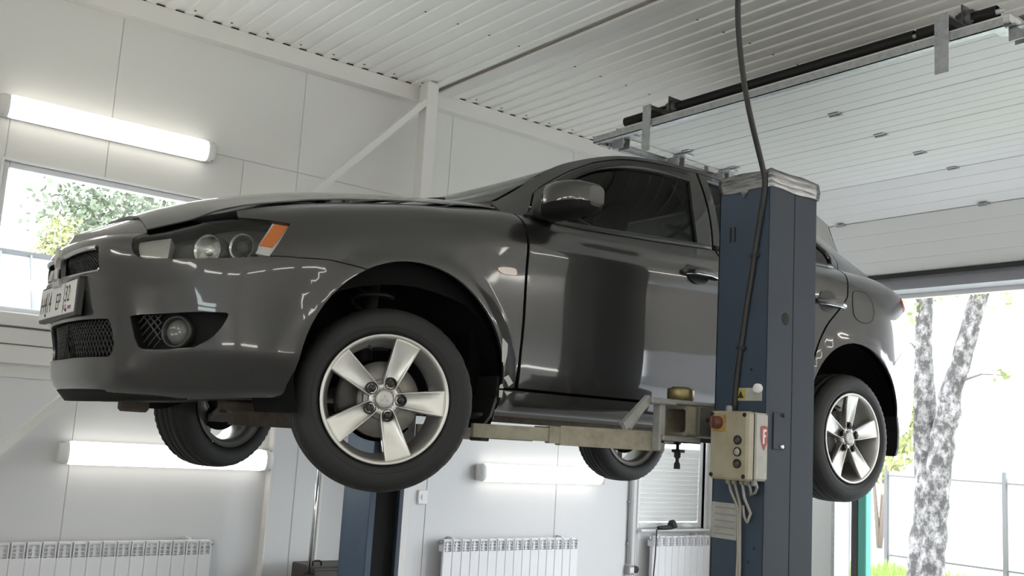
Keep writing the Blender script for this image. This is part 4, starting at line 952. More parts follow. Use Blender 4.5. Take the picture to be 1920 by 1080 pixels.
# number plate
PZ0, PZ1, PLX = .230, .343, -.888
pl = MB().box(PLX, PLX+.006, -.26, .26, PZ0, PZ1, .002).build('number_plate', mat('white_plate', (.66, .66, .64), .4), car)
MB().box(PLX+.004, PLX+.03, -.272, .272, PZ0-.012, PZ1+.010, .004).build('plate_holder', M_bplast, pl)
def text(s, y, z, h, name, parent, m, wide=1.0, x=PLX-.0008, ext=.0006):
    cu = bpy.data.curves.new(name, 'FONT'); cu.body = s; cu.size = 1; cu.extrude = 0
    tmp = bpy.data.objects.new('t', cu); C.objects.link(tmp); dg = bpy.context.evaluated_depsgraph_get(); me = bpy.data.meshes.new_from_object(tmp.evaluated_get(dg)); bpy.data.objects.remove(tmp)
    co = np.array([v.co[:] for v in me.vertices]); H = co[:, 1].max()-co[:, 1].min(); k = h/H; lo = co[:, 0].min(); y0 = co[:, 1].min()
    o0 = ORG[parent]
    for v, c in zip(me.vertices, co): v.co = (x-o0.x, y-(c[0]-lo)*k*wide-o0.y, z+(c[1]-y0)*k-o0.z)
    me.name = name
    return link(name, me, m, parent)
M_ink = mat('black_plate_ink', (.02, .02, .02), .5)
text('H', .235, PZ0+.022, .058, 'plate_letter', pl, M_ink, .95); text('414', .180, PZ0+.022, .076, 'plate_digits', pl, M_ink, .62); text('EP', .002, PZ0+.022, .058, 'plate_letter', pl, M_ink, .85)
text('32', -.125, PZ0+.042, .058, 'plate_region', pl, M_ink, .9); text('RUS', -.118, PZ0+.014, .018, 'plate_country', pl, M_ink, .9)
MB().box(PLX-.0012, PLX, -.1115, -.1095, PZ0+.005, PZ1-.005).build('plate_divider', M_ink, pl)
for k, c in enumerate(((.7, .7, .7), (.05, .08, .4), (.5, .04, .04))): MB().box(PLX-.0012, PLX, -.225, -.185, PZ0+.026-k*.006, PZ0+.032-k*.006).build('flag_stripe', mat('flag_%s' % ('white', 'blue', 'red')[k], c, .4), pl)
for yy in (.15, -.16): MB().lathe([(0, .006), (-.003, .005), (-.003, 0)], (PLX, yy, PZ0+.012), (1, 0, 0), 8).build('plate_screw', M_ink, pl)
# fog lamp opening
for mm in (False, True):
    s_ = 1 if not mm else -1
    fg = Skin().piece(SP, grow(FG, 1.03), h=.05, off=-.045, thick=0, gap=0, mirror=mm).build('fog_lamp_bezel', M_recess, bumper)
    (fu, fv) = BK['fogc'][0]; p = SP.at([fu], [fv])[0]; n = SP.nor([fu], [fv])[0]; n = n*(1 if n[1] < 0 else -1); p = p-n*.045
    p = Vector((p[0], p[1]*s_, p[2])); d = Vector((-1, -.12*s_, 0)).normalized()
    d = Vector((-.75, -.62*s_, 0)).normalized()
    fl_ = MB().lathe([(0, .058), (.02, .056), (.032, .050), (.028, .044), (.012, .042), (.012, .0)], p, d, 28).build('fog_lamp', M_bplast, bumper)
    MB().lathe([(.013, .041), (.024, .034), (.030, .018), (.032, 0)], p, d, 24).build('fog_lamp_lens', mat('fog_glass', (.10, .10, .095), .15), bumper)
mp = [(u, v) for u, v in FG if u < BK['fogm'][0][0]] 
um = BK['fogm'][0][0]
fm = [p for p in FG if p[0] <= um]; 
fmP = [(um, min(p[1] for p in FG)+.006), (um, max(p[1] for p in FG)-.002)] + sorted(fm, key=lambda p: -p[1])
lattice(SP, fmP, .030, .004, -.03, 'fog_lamp_mesh', bumper)

# ---- headlamps
M_bezel = mat('black_lamp_bezel', (.022, .021, .021), .4); M_refl = mat('lamp_reflector', (.62, .62, .60), .18, .95); M_fl = mat('frosted_reflector', (.34, .33, .31), .35, .6, bump=.6, bscale=70, stretch=(1, 1, .05))
M_or = mat('orange_indicator', (.62, .16, .012), .25)
for mm in (False, True):
    s_ = -1 if mm else 1
    hl = Skin().piece(SP, BK['headlight'], h=.03, off=-.055, thick=0, gap=0, mirror=mm).build('headlight', M_bezel, car)
    Skin().piece(SP, BK['headlight'], h=.03, off=-.002, thick=.010, gap=.003, mirror=mm).build('lens', M_lens, hl)
    Skin().piece(SP, BK['hl_left'], h=.03, off=-.022, thick=.03, gap=0, mirror=mm).build('reflector', M_fl, hl)
    Skin().piece(SP, BK['orange_frame'], h=.03, off=-.012, thick=.04, gap=0, mirror=mm).build('indicator_frame', mat('pale_lamp_plastic', (.62, .60, .58), .3), hl)
    Skin().piece(SP, BK['orange'], h=.03, off=-.009, thick=.003, gap=.0, mirror=mm).build('indicator', M_or, hl)
    for key, rad, kk in (('hl_mid', .052, 0), ('hl_right', .047, 1)):
        (fu, fv) = BK[key][0]; p = SP.at([fu], [fv])[0]; n = SP.nor([fu], [fv])[0]; n = n*(1 if n[1] < 0 else -1); p = p-n*.052
        p = Vector((p[0], p[1]*s_, p[2])); d = Vector((-.80, -.60*s_, 0)).normalized()
        MB().lathe([(.046, rad), (.046, rad-.005), (.03, rad*.86), (.008, rad*.62), (0, rad*.3), (0, 0)], p, d, 28).build('reflector_bowl', M_refl, hl)
        MB().lathe([(.0, rad+.001), (.0465, rad+.001), (.0465, rad-.003)], p, d, 28).build('bowl_ring', M_bezel, hl)
        MB().lathe([(.0, .022), (.034, .022), (.042, .014), (.044, 0)], p, d, 18).build('bulb_cap' if kk == 0 else 'bulb', M_refl if kk == 0 else M_bezel, hl)
# ---- bonnet, wings, sills
ue = float(SP.u0 + s_of_x(.50))
sk = Skin(); sk.piece(HP, hf_ + [(ue-.003, 1)] + [(ue-.003, v) for v in (.75, .5, .25)] + [(u, .020) for u in np.linspace(ue-.003, .60, 26)] + [(.56, .006)], h=.032, sc=SH, both=True, lock=ctrH, gap=.003, thick=.005, off=.011)
sk.build('bonnet', M_paint, car)
for mm in (False, True):
    wing = Skin().piece(SP, BK['fender'], h=.03, mirror=mm).build('front_wing', M_paint, car)
    Skin().piece(SP, BK['side_marker'], h=.02, off=.004, thick=.005, gap=0, mirror=mm).build('side_indicator', mat('clear_indicator', (.62, .52, .48), .15), wing)
    if not mm:
        for k in range(1, 7): Skin().piece(SP, BK['chips%d' % k], h=.02, off=.0007, thick=0, gap=0).build('paint_chip', mat('bare_primer', (.42, .41, .40), .5), wing)
    Skin().piece(SP, BK['sill'], h=.04, mirror=mm).build('side_sill', M_paint, car)
# scuttle corners between the wings and the windscreen foot
WSP = cross_patch(.52, 1.02, WS_MID)
xa = np.linspace(.40, .575, 12); ca_ = np.linspace(-.72, -.985, 12); A_ = SP.at([s_of_x(q) for q in xa], np.full(12, V1)); B_ = WSP.at(np.full(12, .530), ca_)-np.array([0, 0, .003])
for mm in (1, -1):
    MB().loft([[tuple(((a*(1-t)+b*t)+np.array([0, 0, .012*t*(1-t)*4*.5]))*np.array([1, mm, 1])) for t in np.linspace(0, 1, 6)] for a, b in zip(A_, B_)], (False, False), True, False).build('scuttle_corner', M_paint, car)
# ---- doors
FT = [(.6312, .1794), (.6795, .6915), (.7114, .7539), (.7624, .7885), (.9010, .8684), (1.0574, .930), (1.22, .948), (1.45, .950), (1.7357, .945)]
FDG = [(.628, 0), (.631, .18)] + FT[1:] + [(1.7357, .9333), (1.695, .45), (1.652, 0)]
WF = BK['window_front']
RDG = [(1.664, 0), (1.7065, .45), (1.7475, .9333), (1.7475, .945), (2.0, .942), (2.2, .905), (2.38, .82), (2.55, .67), (2.67, .50), (2.722, .36), (2.715, .18), (2.668, 0)]
WR = [(1.715, .06), (1.755, .45), (1.80, .88), (2.02, .872), (2.2, .835), (2.36, .755), (2.50, .645), (2.62, .51), (2.676, .40), (2.674, .26), (2.62, .03), (2.3, .035), (2.0, .045)]
for mm in (False, True):
    s_ = -1 if mm else 1
    fd = Skin().piece(SP, BK['front_door'], h=.032, mirror=mm).piece(GP, FDG, (WF,), h=.03, sc=SG, mirror=mm, gap=.002, hole_thick=(lambda p: in_poly(np.array([p[0]]), np.array([p[1]]), grow(WF, 1.02))[0], .03)).build('front_door', M_paint, car)
    Skin().piece(GP, grow(WF, 1.01), h=.05, sc=SG, off=-.014, thick=0, gap=0, mirror=mm).build('side_window', M_glassd, fd)
    # dark wind deflector along the top of the window
    wd = [(.80, .70), (.95, .80), (1.06, .85), (1.22, .872), (1.45, .868), (1.64, .855), (1.66, .915), (1.45, .93), (1.22, .93), (1.06, .91), (.93, .86), (.80, .77)]
    Skin().piece(GP, wd, h=.04, sc=SG, off=.006, thick=.006, gap=0, mirror=mm).build('wind_deflector', mat('smoked_plastic', (.010, .010, .010), .18), fd)
    rd = Skin().piece(SP, BK['rear_door'], h=.034, mirror=mm).piece(GP, RDG, (WR,), h=.032, sc=SG, mirror=mm, hole_thick=(lambda p: in_poly(np.array([p[0]]), np.array([p[1]]), grow(WR, 1.02))[0], .03)).build('rear_door', M_paint, car)
    Skin().piece(GP, grow(WR, 1.01), h=.05, sc=SG, off=-.014, thick=0, gap=0, mirror=mm).build('side_window', M_glassd, rd)
    MB().tube([(p[0], p[1]*s_, p[2]) for p in GP.at([2.36, 2.40, 2.43], [.03, .4, .72])-np.array([0, -.006, 0])], .011, 6).build('quarter_bar', M_bplast, rd)
    # black belt strips
    for d_, a, b in ((fd, .70, 1.645), (rd, 1.675, 2.62)):
        t = np.linspace(a, b, 16); p = GP.at(t, np.full(16, .012)); m_ = MB()
        m_.loft([[(q[0], (q[1]-dy)*s_, q[2]+dz) for dy, dz in ((.001, -.006), (.006, -.004), (.006, .014), (-.008, .018))] for q in p]).build('belt_strip', M_bplast, d_)
    # pull handles
    for d_, key in ((fd, 'handle_f'), (rd, 'handle_r')):
        hu, hv = BK[key][0]; p = Vector(SP.at([hu], [hv])[0]); n = Vector(SP.nor([hu], [hv])[0]); n = n if n.y < 0 else -n
        ex = Vector((1, 0, .0)); ex = (ex-n*ex.dot(n)).normalized(); ez = n.cross(ex); ez = ez if ez.z > 0 else -ez
        f3 = lambda a, b, c: ((p+ex*a+ez*b+n*c).x, (p+ex*a+ez*b+n*c).y*s_, (p+ex*a+ez*b+n*c).z)
        rings = [[f3(.072*r*math.cos(t), .056*r*math.sin(t)+.004, c) for t in np.linspace(0, 2*math.pi, 25)[:-1]] for r, c in ((1.0, .0012), (.93, .0015), (.8, .0014), (0.01, .0013))]
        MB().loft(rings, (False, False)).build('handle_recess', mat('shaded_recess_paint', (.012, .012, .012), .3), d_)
        bar = []
        for a, w_, c, h_ in ((-.098, .006, .006, .004), (-.09, .013, .012, .010), (-.05, .015, .030, .010), (.0, .015, .036, .010), (.06, .014, .034, .010), (.10, .013, .026, .010), (.132, .012, .014, .009), (.14, .006, .008, .004)):
            bar.append([f3(a, b*w_-.004-.03*max(a, 0)*.4, c+q*h_) for b, q in ((-1, -.6), (-1, .5), (-.5, 1), (.5, 1), (1, .5), (1, -.6))])
        MB().loft(bar).build('door_handle', M_paint, d_)
        MB().loft([[f3(a, -.004-.012*max(a, 0)-.0155+.001*q, c+.004+.004*q) for q in (-1, 0, 1)]+[f3(a, -.004-.012*max(a, 0)-.0185, c+.004)] for a, c in ((-.085, .010), (-.04, .030), (.05, .034), (.12, .016))]).build('handle_strip', M_chrome, d_)
    # door mirror
    mi_ = MB(); rings = []
    for y, x0, x1, z0, z1 in ((-.862, .640, .705, .760, .852), (-.872, .620, .712, .746, .868), (-.90, .608, .722, .740, .876), (-.95, .604, .738, .740, .879), (-1.00, .612, .752, .746, .878), (-1.045, .630, .762, .753, .873), (-1.068, .652, .764, .762, .866), (-1.078, .690, .762, .776, .855)):
        ring = []
        for t in np.linspace(0, 2*math.pi, 25)[:-1]:
            cx, cz = math.cos(t), math.sin(t); ex_ = 4.2
            X = (x0+x1)/2 + (x1-x0)/2*math.copysign(abs(cx)**(2/ex_), cx); Z = (z0+z1)/2 + (z1-z0)/2*math.copysign(abs(cz)**(2/ex_), cz)
            ring.append((X, y*s_, Z))
        rings.append(ring)
    mir = MB().loft(rings).build('door_mirror', M_paint, car)
    low = [[(x+.0 if i else x, y, min(z, .792)) for i, (x, y, z) in enumerate(r)] for r in rings]
    low = [[((x-np.mean([q[0] for q in r]))*1.02+np.mean([q[0] for q in r]), y, (z-.792)*1.03+.792) for x, y, z in r] for r in low]
    MB().loft(low).build('mirror_lower_shell', M_recess, mir)
    MB().loft([[(x, y*s_, z) for x, y, z in q] for q in (((.64, -.80, .752), (.72, -.80, .748), (.72, -.80, .785), (.64, -.80, .79)), ((.645, -.89, .748), (.715, -.89, .746), (.715, -.89, .785), (.645, -.89, .785)))]).build('mirror_arm', M_bplast, mir)
    Skin().piece(GP, [(.600, .03), (.618, .12), (.64, .30), (.70, .53), (.79, .30), (.80, .03)], h=.03, sc=SG, off=.008, thick=.012, gap=0, mirror=mm).build('mirror_sail', M_bplast, mir)
    m_ = MB(); m_.add([(.7665, y*s_, z) for y, z in ((-.90, .752), (-1.05, .768), (-1.06, .855), (-.90, .862))], [(0, 1, 2, 3)]).build('mirror_glass', M_chrome, mir)
# ---- pillars and roof rail, roof, glass
QRG = [(.505, 0)] + [(.505, .5), (.505, 1)] + [(t, 1) for t in np.linspace(.55, 3.08, 60)] + [(3.08, .5), (3.08, 0)] + [(t, 0) for t in np.linspace(3.05, 2.674, 10)] + [(2.721, .18), (2.728, .36), (2.675, .51), (2.553, .685), (2.383, .835), (2.203, .918), (2.0, .955), (1.7475, .957)] + [(p[0], p[1]+.012) for p in FT[::-1][1:4]] + [(1.05, .942), (.897, .882), (.757, .802), (.705, .767), (.671, .70), (.622, .18), (.618, 0)]
WSP = cross_patch(.52, 1.02, WS_MID); RFP = cross_patch(1.02, 2.30, ROOF_MID); RWP = cross_patch(2.30, 3.06, REAR_MID)
SC = (1, .62)
for mm in (False, True):
    Skin().piece(GP, QRG, h=.03, sc=SG, mirror=mm, gap=0, thick=.015).build('roof_pillar', M_paint, car)
Skin().piece(RFP, [(1.026, -.985)] + [(t, -.985) for t in np.linspace(1.1, 2.29, 16)] + [(2.29, c) for c in np.linspace(-.9, .985, 16)] + [(t, .985) for t in np.linspace(2.2, 1.026, 16)] + [(1.026, c) for c in np.linspace(.9, -.9, 15)], h=.05, sc=SC).build('roof', M_paint, car)
ws = Skin().piece(WSP, [(.535, -.975), (.75, -.975), (1.005, -.975)] + [(1.008, c) for c in np.linspace(-.9, .9, 13)] + [(1.005, .975), (.75, .975), (.535, .975)] + [(.525, c) for c in np.linspace(.9, -.9, 13)], h=.05, sc=SC, off=-.003, thick=.004).build('windscreen', M_glassw, car)
for b_ in (.30, .55):
    t = np.array([.532, .545, .56]); 
wp = MB()
for c0, c1, t1 in ((-.75, .0, .62), (-.1, .55, .60)):
    c = np.linspace(c0, c1, 8); t = np.linspace(.535, t1, 8); p = WSP.at(t, c)+np.array([-.004, 0, .012]); wp.tube([tuple(q) for q in p], .007, 6)
wp.build('wiper', M_bplast, car)
sh = [(1.0, c) for c in np.linspace(-.96, .96, 15)] + [(.975, c) for c in np.linspace(.96, -.96, 15)]
Skin().piece(WSP, sh, h=.05, sc=SC, off=.001, thick=0, gap=0).build('windscreen_band', M_bplast, car)
Skin().piece(RWP, [(2.33, c) for c in np.linspace(-.95, .95, 13)] + [(2.7, .95), (3.03, .95)] + [(3.03, c) for c in np.linspace(.9, -.9, 12)] + [(3.03, -.95), (2.7, -.95)], h=.05, sc=SC, off=-.003, thick=.004).build('rear_window', M_glassw, car)
# ---- tail
ut = [p for p in BK['tail_panel']]
for mm in (False, True):
    qp = Skin().piece(SP, BK['quarter'], h=.03, mirror=mm, gap=.0015).build('rear_wing', M_paint, car)
    Skin().piece(SP, BK['fuel'], h=.03, off=.0012, thick=.003, gap=0, mirror=mm).build('fuel_flap', M_paint, qp)
    cu = BK['fuel']; p = SP.at([q[0] for q in cu], [q[1] for q in cu]); n = SP.nor([q[0] for q in cu], [q[1] for q in cu]); n = n*np.where(n[:, 1] > 0, -1, 1)[:, None]; p = p+n*.0006
    MB().tube([(a[0], -a[1] if mm else a[1], a[2]) for a in list(p)+[p[0]]], .0022, 5).build('flap_gap', M_black, qp)
    Skin().piece(SP, BK['tail_lamp'], h=.03, mirror=mm, gap=.003).build('tail_lamp', mat('red_tail_lens', (.32, .012, .012), .12, coat=.6), car)
usm = SP.u1; atE = lambda p: p[0] > usm-1e-4
Skin().piece(SP, BK['rear_bumper'], h=.034, both=True, lock=atE).build('rear_bumper', M_paint, car)
# boot lid: from the rear window to the tail edge
sE = np.linspace(s_of_x(2.99), SP.u1, 120); E_ = SP.at(sE, np.full(120, V1)); c = np.linspace(0, 1, 40)
Q = np.zeros((120, 40, 3))
for i in range(120):
    e = E_[i]; xm = max(3.0, min(e[0]+(.02 if i < 60 else 0), 3.59)); Q[i, :, 0] = e[0]+(np.interp(e[0], [2.99, 3.6], [3.0, 3.58])-e[0])*0; Q[i, :, 1] = e[1]*(1-c); Q[i, :, 2] = e[2] + (1-(1-c)**3)*.055*min(1, abs(e[1])/.5)
BP = Patch(sE, c, Q)
sk = Skin(); sk.piece(BP, [(u, 0) for u in np.linspace(sE[0]+.01, sE[-1]-.005, 30)] + [(sE[-1]-.005, 1), (sE[0]+.01, 1)], h=.05, sc=(1, .6), both=True, lock=ctrH)
sk.piece(SP, BK['tail_panel'], h=.05, both=True, lock=atE)
sk.build('boot_lid', M_paint, car)
MB().box(3.55, 3.575, -.42, .42, .62, .655, .006).build('boot_trim', mat('satin_chrome', (.55, .55, .55), .25, .9), car)
# ---- dark inner shell, floor, wheel houses
sk = Skin()
def circ(cx, cz, r):
    out = []
    for t in np.linspace(0, 2*math.pi, 29)[:-1]:
        out.append((s_of_x(cx+r*math.cos(t)), float(np.interp(cz+r*math.sin(t), SP.P[400, :, 2], np.linspace(SP.v0, SP.v1, SP.nv)))))
    return out
vz = lambda z: float(np.interp(z, SP.P[400, :, 2], np.linspace(SP.v0, SP.v1, SP.nv)))
UA = s_of_x(FRONT_ARCH[0]-.40); UB = s_of_x(FRONT_ARCH[0]+.40); UC = s_of_x(REAR_ARCH[0]-.39); UD = s_of_x(REAR_ARCH[0]+.39)
def arch_cut(a, n=20):
    cx, cz, r = a; r += .01
    return [(s_of_x(cx+r*math.cos(t)), vz(cz+r*math.sin(t))) for t in np.linspace(math.pi+.2, -.2, n)]
inner = [(.02, .06)] + [(UA-.03, .06)] + arch_cut(FRONT_ARCH) + [(UB+.02, .06), (UC-.02, .06)] + arch_cut(REAR_ARCH) + [(UD+.02, .06), (SP.u1-.01, .06), (SP.u1-.01, V1-.01), (.02, V1-.01)]
sk.piece(SP, inner, h=.06, off=-.065, thick=0, gap=0, both=True)
sk.build('inner_shell', M_inner, car)
fp = MB()
for x0, x1, w_, z0, z1 in ((-.60, -.34, .42, -.005, .06), (-.34, .50, .47, .01, .10), (.50, 2.26, .74, .0, .05), (2.26, 3.06, .50, .03, .12), (3.06, 3.46, .62, .06, .14)): fp.box(x0, x1, -w_, w_, z0, z1, .01)
fp.build('floor_pan', M_under, car)
MB().box(-.66, .46, -.44, .44, .10, .58, .02).box(-.60, -.34, -.50, .50, .08, .42, .02).box(.44, .50, -.72, .72, .05, .68, .01).build('engine_block', M_inner, car)
MB().box(2.28, 3.40, -.48, .48, .12, .60, .02).build('boot_tub', M_inner, car)
for (cx, cz, r) in (FRONT_ARCH, REAR_ARCH):
    for s_ in (1, -1):
        a = .40
        MB().lathe([(-.835, r+.004), (-.80, r+.012), (-.50, r+.012), (-.495, r-.02), (-.495, .0)] if True else [], (cx, 0, cz), (0, 1*s_, 0), 40, (-.35 if s_ > 0 else -.35)+0, math.pi+.35).build('arch_liner', M_inner, car)
# cabin
M_seat = mat('dark_seat_cloth', (.05, .05, .048), .9)
for y in (-.37, .37):
    cab = MB(); cab.loft([[(x+dx*0, y+w_*a, z) for a, dx in ()] for x in ()] if False else [[(xc+t*math.cos(q), y+wd_*math.sin(q), z) for q in np.linspace(0, 2*math.pi, 13)[:-1]] for xc, z, t, wd_ in ((1.22, .10, .10, .22), (1.27, .35, .09, .25), (1.36, .62, .07, .24), (1.42, .80, .05, .17), (1.43, .82, .03, .06), (1.435, .86, .03, .06), (1.42, .88, .05, .11), (1.44, .98, .05, .12), (1.45, 1.03, .03, .09))])
    cab.box(.85, 1.30, y-.24, y+.24, .08, .26, .05); cab.build('front_seat', M_seat, car)
MB().box(2.20, 2.40, -.62, .62, .10, .70, .06).box(1.85, 2.30, -.62, .62, .10, .30, .05).build('rear_seat', M_seat, car)
MB().box(.48, .78, -.66, .66, .40, .70, .05).build('dashboard', M_seat, car)
sw_ = MB(); ctr = Vector((.98, -.37, .66)); ax = Vector((-.90, 0, .42)).normalized(); u_ = Vector((0, 1, 0)); w_ = ax.cross(u_)
sw_.tube([ctr+(u_*math.cos(t)+w_*math.sin(t))*.18 for t in np.linspace(0, 2*math.pi, 29)], .014, 8)
sw_.tube([ctr-u_*.17, ctr+ax*-.02, ctr+u_*.17], .016, 8); sw_.tube([ctr, ctr+Vector((-.28, 0, -.10))], .03, 8)
sw_.build('steering_wheel', M_bplast, car)
for mm in (False, True): Skin().piece(GP, [(1.60, .02), (1.70, .02), (1.70, .5), (1.66, .86), (1.60, .86), (1.625, .5)], h=.05, sc=SG, off=-.06, thick=.01, gap=0, mirror=mm).build('pillar_trim', mat('pale_pillar_trim', (.40, .39, .37), .8), car)
# ---- wheels (axle along y, outer face towards -y)
R0 = .316
def make_wheel():
    o = bpy.data.objects.new('wheel', None); C.objects.link(o); o.empty_display_size = .1; ORG[o] = Vector((0, 0, 0))
    half = [(-.072, .2175), (-.094, .222), (-.1045, .236), (-.1085, .256), (-.1065, .276), (-.0995, .293), (-.095, .2995), (-.090, .3035), (-.083, .3085), (-.074, .3115), (-.057, .3140), (-.0565, .3075), (-.049, .3075), (-.0485, .3147), (-.018, R0), (-.0175, .3085), (-.0095, .3085), (-.009, R0)]
    prof = half + [(-y, r) for y, r in half[::-1]]
    n = 120; v = []; f = []; K = len(prof)
    for i in range(n):
        t = 2*math.pi*i/n
        for j, (y, r) in enumerate(prof):
            rr = r
            if .076 < abs(y) < .0999 and r > .290 and i % 2: rr = r-.0042
            if .057 < abs(y) < .0761 and i % 4 == 1: rr = r-.003
            v.append((rr*math.cos(t), y, rr*math.sin(t)))
    for i in range(n):
        for j in range(K-1):
            a, b = i*K+j, ((i+1) % n)*K+j; f.append((a, b, b+1, a+1))
    MB().add(v, f, True).build('tyre', M_tyre, o)
    # raised ring on the sidewall
    MB().lathe([(-.1062, .2445), (-.1088, .2475), (-.1088, .2485), (-.1072, .2515)], (0, 0, 0), (0, 1, 0), 72).build('sidewall_ring', M_tyre, o)
    bar = [(-.088, .2135), (-.0985, .2215), (-.1045, .2215), (-.1060, .2170), (-.1030, .2105), (-.092, .2055), (-.078, .2015), (-.060, .1965), (-.030, .188), (.05, .186), (.085, .190), (.092, .205), (.099, .221), (.102, .222)]
    MB().lathe(bar, (0, 0, 0), (0, 1, 0), 72).build('rim_barrel', M_alloy, o)
    # spokes
    def spoke(a):
        m_ = MB(); rings = []
        rad = np.array((math.cos(a), 0, math.sin(a))); tan = np.array((-math.sin(a), 0, math.cos(a)))
        #  r, half width, y of the raised edge, depth of the channel
        for r, w_, y, dp in ((.030, .020, -.078, .000), (.047, .023, -.0795, .002), (.060, .0265, -.081, .010), (.085, .0305, -.0835, .014), (.115, .0345, -.0865, .010), (.150, .0390, -.090, .005), (.180, .0430, -.0945, .002), (.200, .0455, -.0985, .001), (.2145, .0475, -.1025, .0003)):
            b = .030*(1-.45*max(0, (r-.12)/.09))
            pts = [(-w_*1.04, y+b), (-w_, y+.006), (-w_*.97, y+.001), (-w_*.90, y), (-w_*.82, y+dp*.35), (-w_*.62, y+dp), (0, y+dp*1.08), (w_*.62, y+dp), (w_*.82, y+dp*.35), (w_*.90, y), (w_*.97, y+.001), (w_, y+.006), (w_*1.04, y+b)]
            rings.append([tuple(rad*r + tan*t + np.array((0, yy, 0))) for t, yy in pts])
        return m_.loft(rings)
    for k in range(5): spoke(2*math.pi*k/5).build('spoke', M_alloy, o)
    MB().lathe([(-.045, .052), (-.070, .056), (-.0775, .050), (-.0785, .040), (-.074, .034), (-.072, 0)], (0, 0, 0), (0, 1, 0), 40).build('hub', M_alloy, o)
    cap = MB().lathe([(-.070, .0305), (-.0835, .0300), (-.0865, .0270), (-.0875, .0150), (-.088, 0)], (0, 0, 0), (0, 1, 0), 36).build('centre_cap', mat('grey_cap', (.50, .49, .47), .45, .5), o)
    m_ = MB()
    for a in (90, 210, 330):
        d = np.array((math.cos(math.radians(a)), math.sin(math.radians(a)))); n_ = np.array((-d[1], d[0])); P_ = [d*.001, d*.009-n_*.005, d*.017, d*.009+n_*.005]
        m_.add([(p[0], -.0888, p[1]) for p in P_], [(0, 1, 2, 3)])
    m_.build('cap_emblem', mat('cap_emblem_grey', (.40, .39, .37), .5, .5), o)
    for k in range(5):
        a = 2*math.pi*k/5; p = (.057*math.cos(a), 0, .057*math.sin(a))
        MB().lathe([(-.066, .0225), (-.0800, .0215), (-.0775, .0170), (-.072, .0155)], p, (0, 1, 0), 20).build('bolt_well', mat('dark_bolt_well', (.035, .034, .032), .5, .3), o)
        m_ = MB(); m_.lathe([(-.066, .0148), (-.084, .0148), (-.0895, .0112), (-.0915, .005), (-.0915, 0)], p, (0, 1, 0), 6, smooth=False); m_.build('wheel_nut', mat('dark_nut', (.06, .057, .054), .22, .9), o)
    MB().lathe([(-.030, .06), (-.030, .130), (-.022, .132), (-.006, .132), (-.004, .06)], (0, 0, 0), (0, 1, 0), 48).build('brake_disc', M_disc, o)
    MB().lathe([(.0, .07), (-.045, .07), (-.048, .066), (-.048, 0)], (0, 0, 0), (0, 1, 0), 36).build('disc_hat', M_disc, o)
    m_ = MB()
    rings = []
    for t in np.linspace(math.radians(-28), math.radians(28), 9): rings.append([(r*math.cos(t+math.radians(172)), y, r*math.sin(t+math.radians(172))) for r, y in ((.092, -.056), (.150, -.056), (.160, -.045), (.160, .03), (.150, .04), (.092, .04))])
    m_.loft(rings).build('brake_caliper', mat('dark_caliper', (.05, .045, .04), .6, .4, noise=.4), o)
    MB().lathe([(.02, .145), (.025, .145), (.03, .05)], (0, 0, 0), (0, 1, 0), 40, 1.0, 5.6).build('splash_shield', M_inner, o)
    MB().tube([(0, .0, 0), (0, .16, .0)], .045, 20).build('knuckle', M_under, o)
    MB().tube([(.19*math.cos(1.95), -.088, .19*math.sin(1.95)), (.175*math.cos(1.95), -.105, .175*math.sin(1.95))], .0045, 8).build('valve', M_black, o)
    return o
wh = make_wheel()
def put(o, x, y, z, steer, flip, spin):
    o.parent = car; o.location = Vector((x, y, z))-CB
    # spin about the axle first, then steer about the upright
    m = Matrix.Rotation(steer+(math.pi if flip else 0), 4, 'Z') @ Matrix.Rotation(spin, 4, 'Y')
    o.rotation_mode = 'QUATERNION'; o.rotation_quaternion = m.to_quaternion()
    return o
w2 = copy_tree(wh); w3 = copy_tree(wh); w4 = copy_tree(wh)
STEER = math.radians(-20)
put(wh, .035, -.777, 0, STEER, False, math.radians(1.0))
put(w2, .035, .777, 0, math.radians(24), True, .3)
put(w3, 2.635, -.777, 0, 0, False, math.radians(-16))
put(w4, 2.635, .777, 0, 0, True, .5)
# struts and springs in the front wheel houses, arms and frame below
M_susp = mat('dark_suspension', (.03, .028, .026), .6)
def spring(p, q, r, turns, th):
    p, q = Vector(p), Vector(q); ax = (q-p); L = ax.length; ax.normalize(); u = ax.orthogonal().normalized(); w_ = ax.cross(u); pts = []
    for i in range(turns*12+1):
        t = i/(turns*12); a = t*turns*2*math.pi; pts.append(p+ax*L*t+(u*math.cos(a)+w_*math.sin(a))*r)
    MB().tube(pts, th, 6).build('coil_spring', M_susp, car)
for s_ in (-1, 1):
    spring((.06, .58*s_, .20), (.10, .56*s_, .48), .075, 4, .008)
    st = MB(); st.tube([(.05, .60*s_, -.02), (.06, .585*s_, .22), (.10, .56*s_, .50)], [.032, .03, .02], 10)
    st.lathe([(0, .0), (0, .09), (.012, .095), (.02, .03)], (.06, .58*s_, .19), (0, 0, 1), 18); st.build('strut', M_susp, car)
    spring((2.62, .52*s_, .08), (2.60, .50*s_, .36), .065, 4, .008)
sf = MB()
sf.bar((.08, -.40, -.070), (.08, .40, -.070), .26, .095)
sf.bar((-.06, -.36, -.03), (-.06, .36, -.03), .12, .05)
sf.build('subframe', M_under, car)
for s_ in (-1, 1):
    sf = MB()
    sf.loft([[(x, y*s_, z+h) for x, h in ((-.045*k, -.018), (.05*k, -.018), (.05*k, .018), (-.045*k, .018))] for y, z, k in ((.36, -.05, 2.4), (.50, -.065, 1.5), (.62, -.085, 1.0), (.70, -.09, .7))])
    sf.build('control_arm', M_under, car); sf = MB(); sf.tube([(.20, .30*s_, .0), (.14, .52*s_, -.01), (.10, .70*s_, .0)], .014, 8); sf.build('tie_rod', M_under, car)
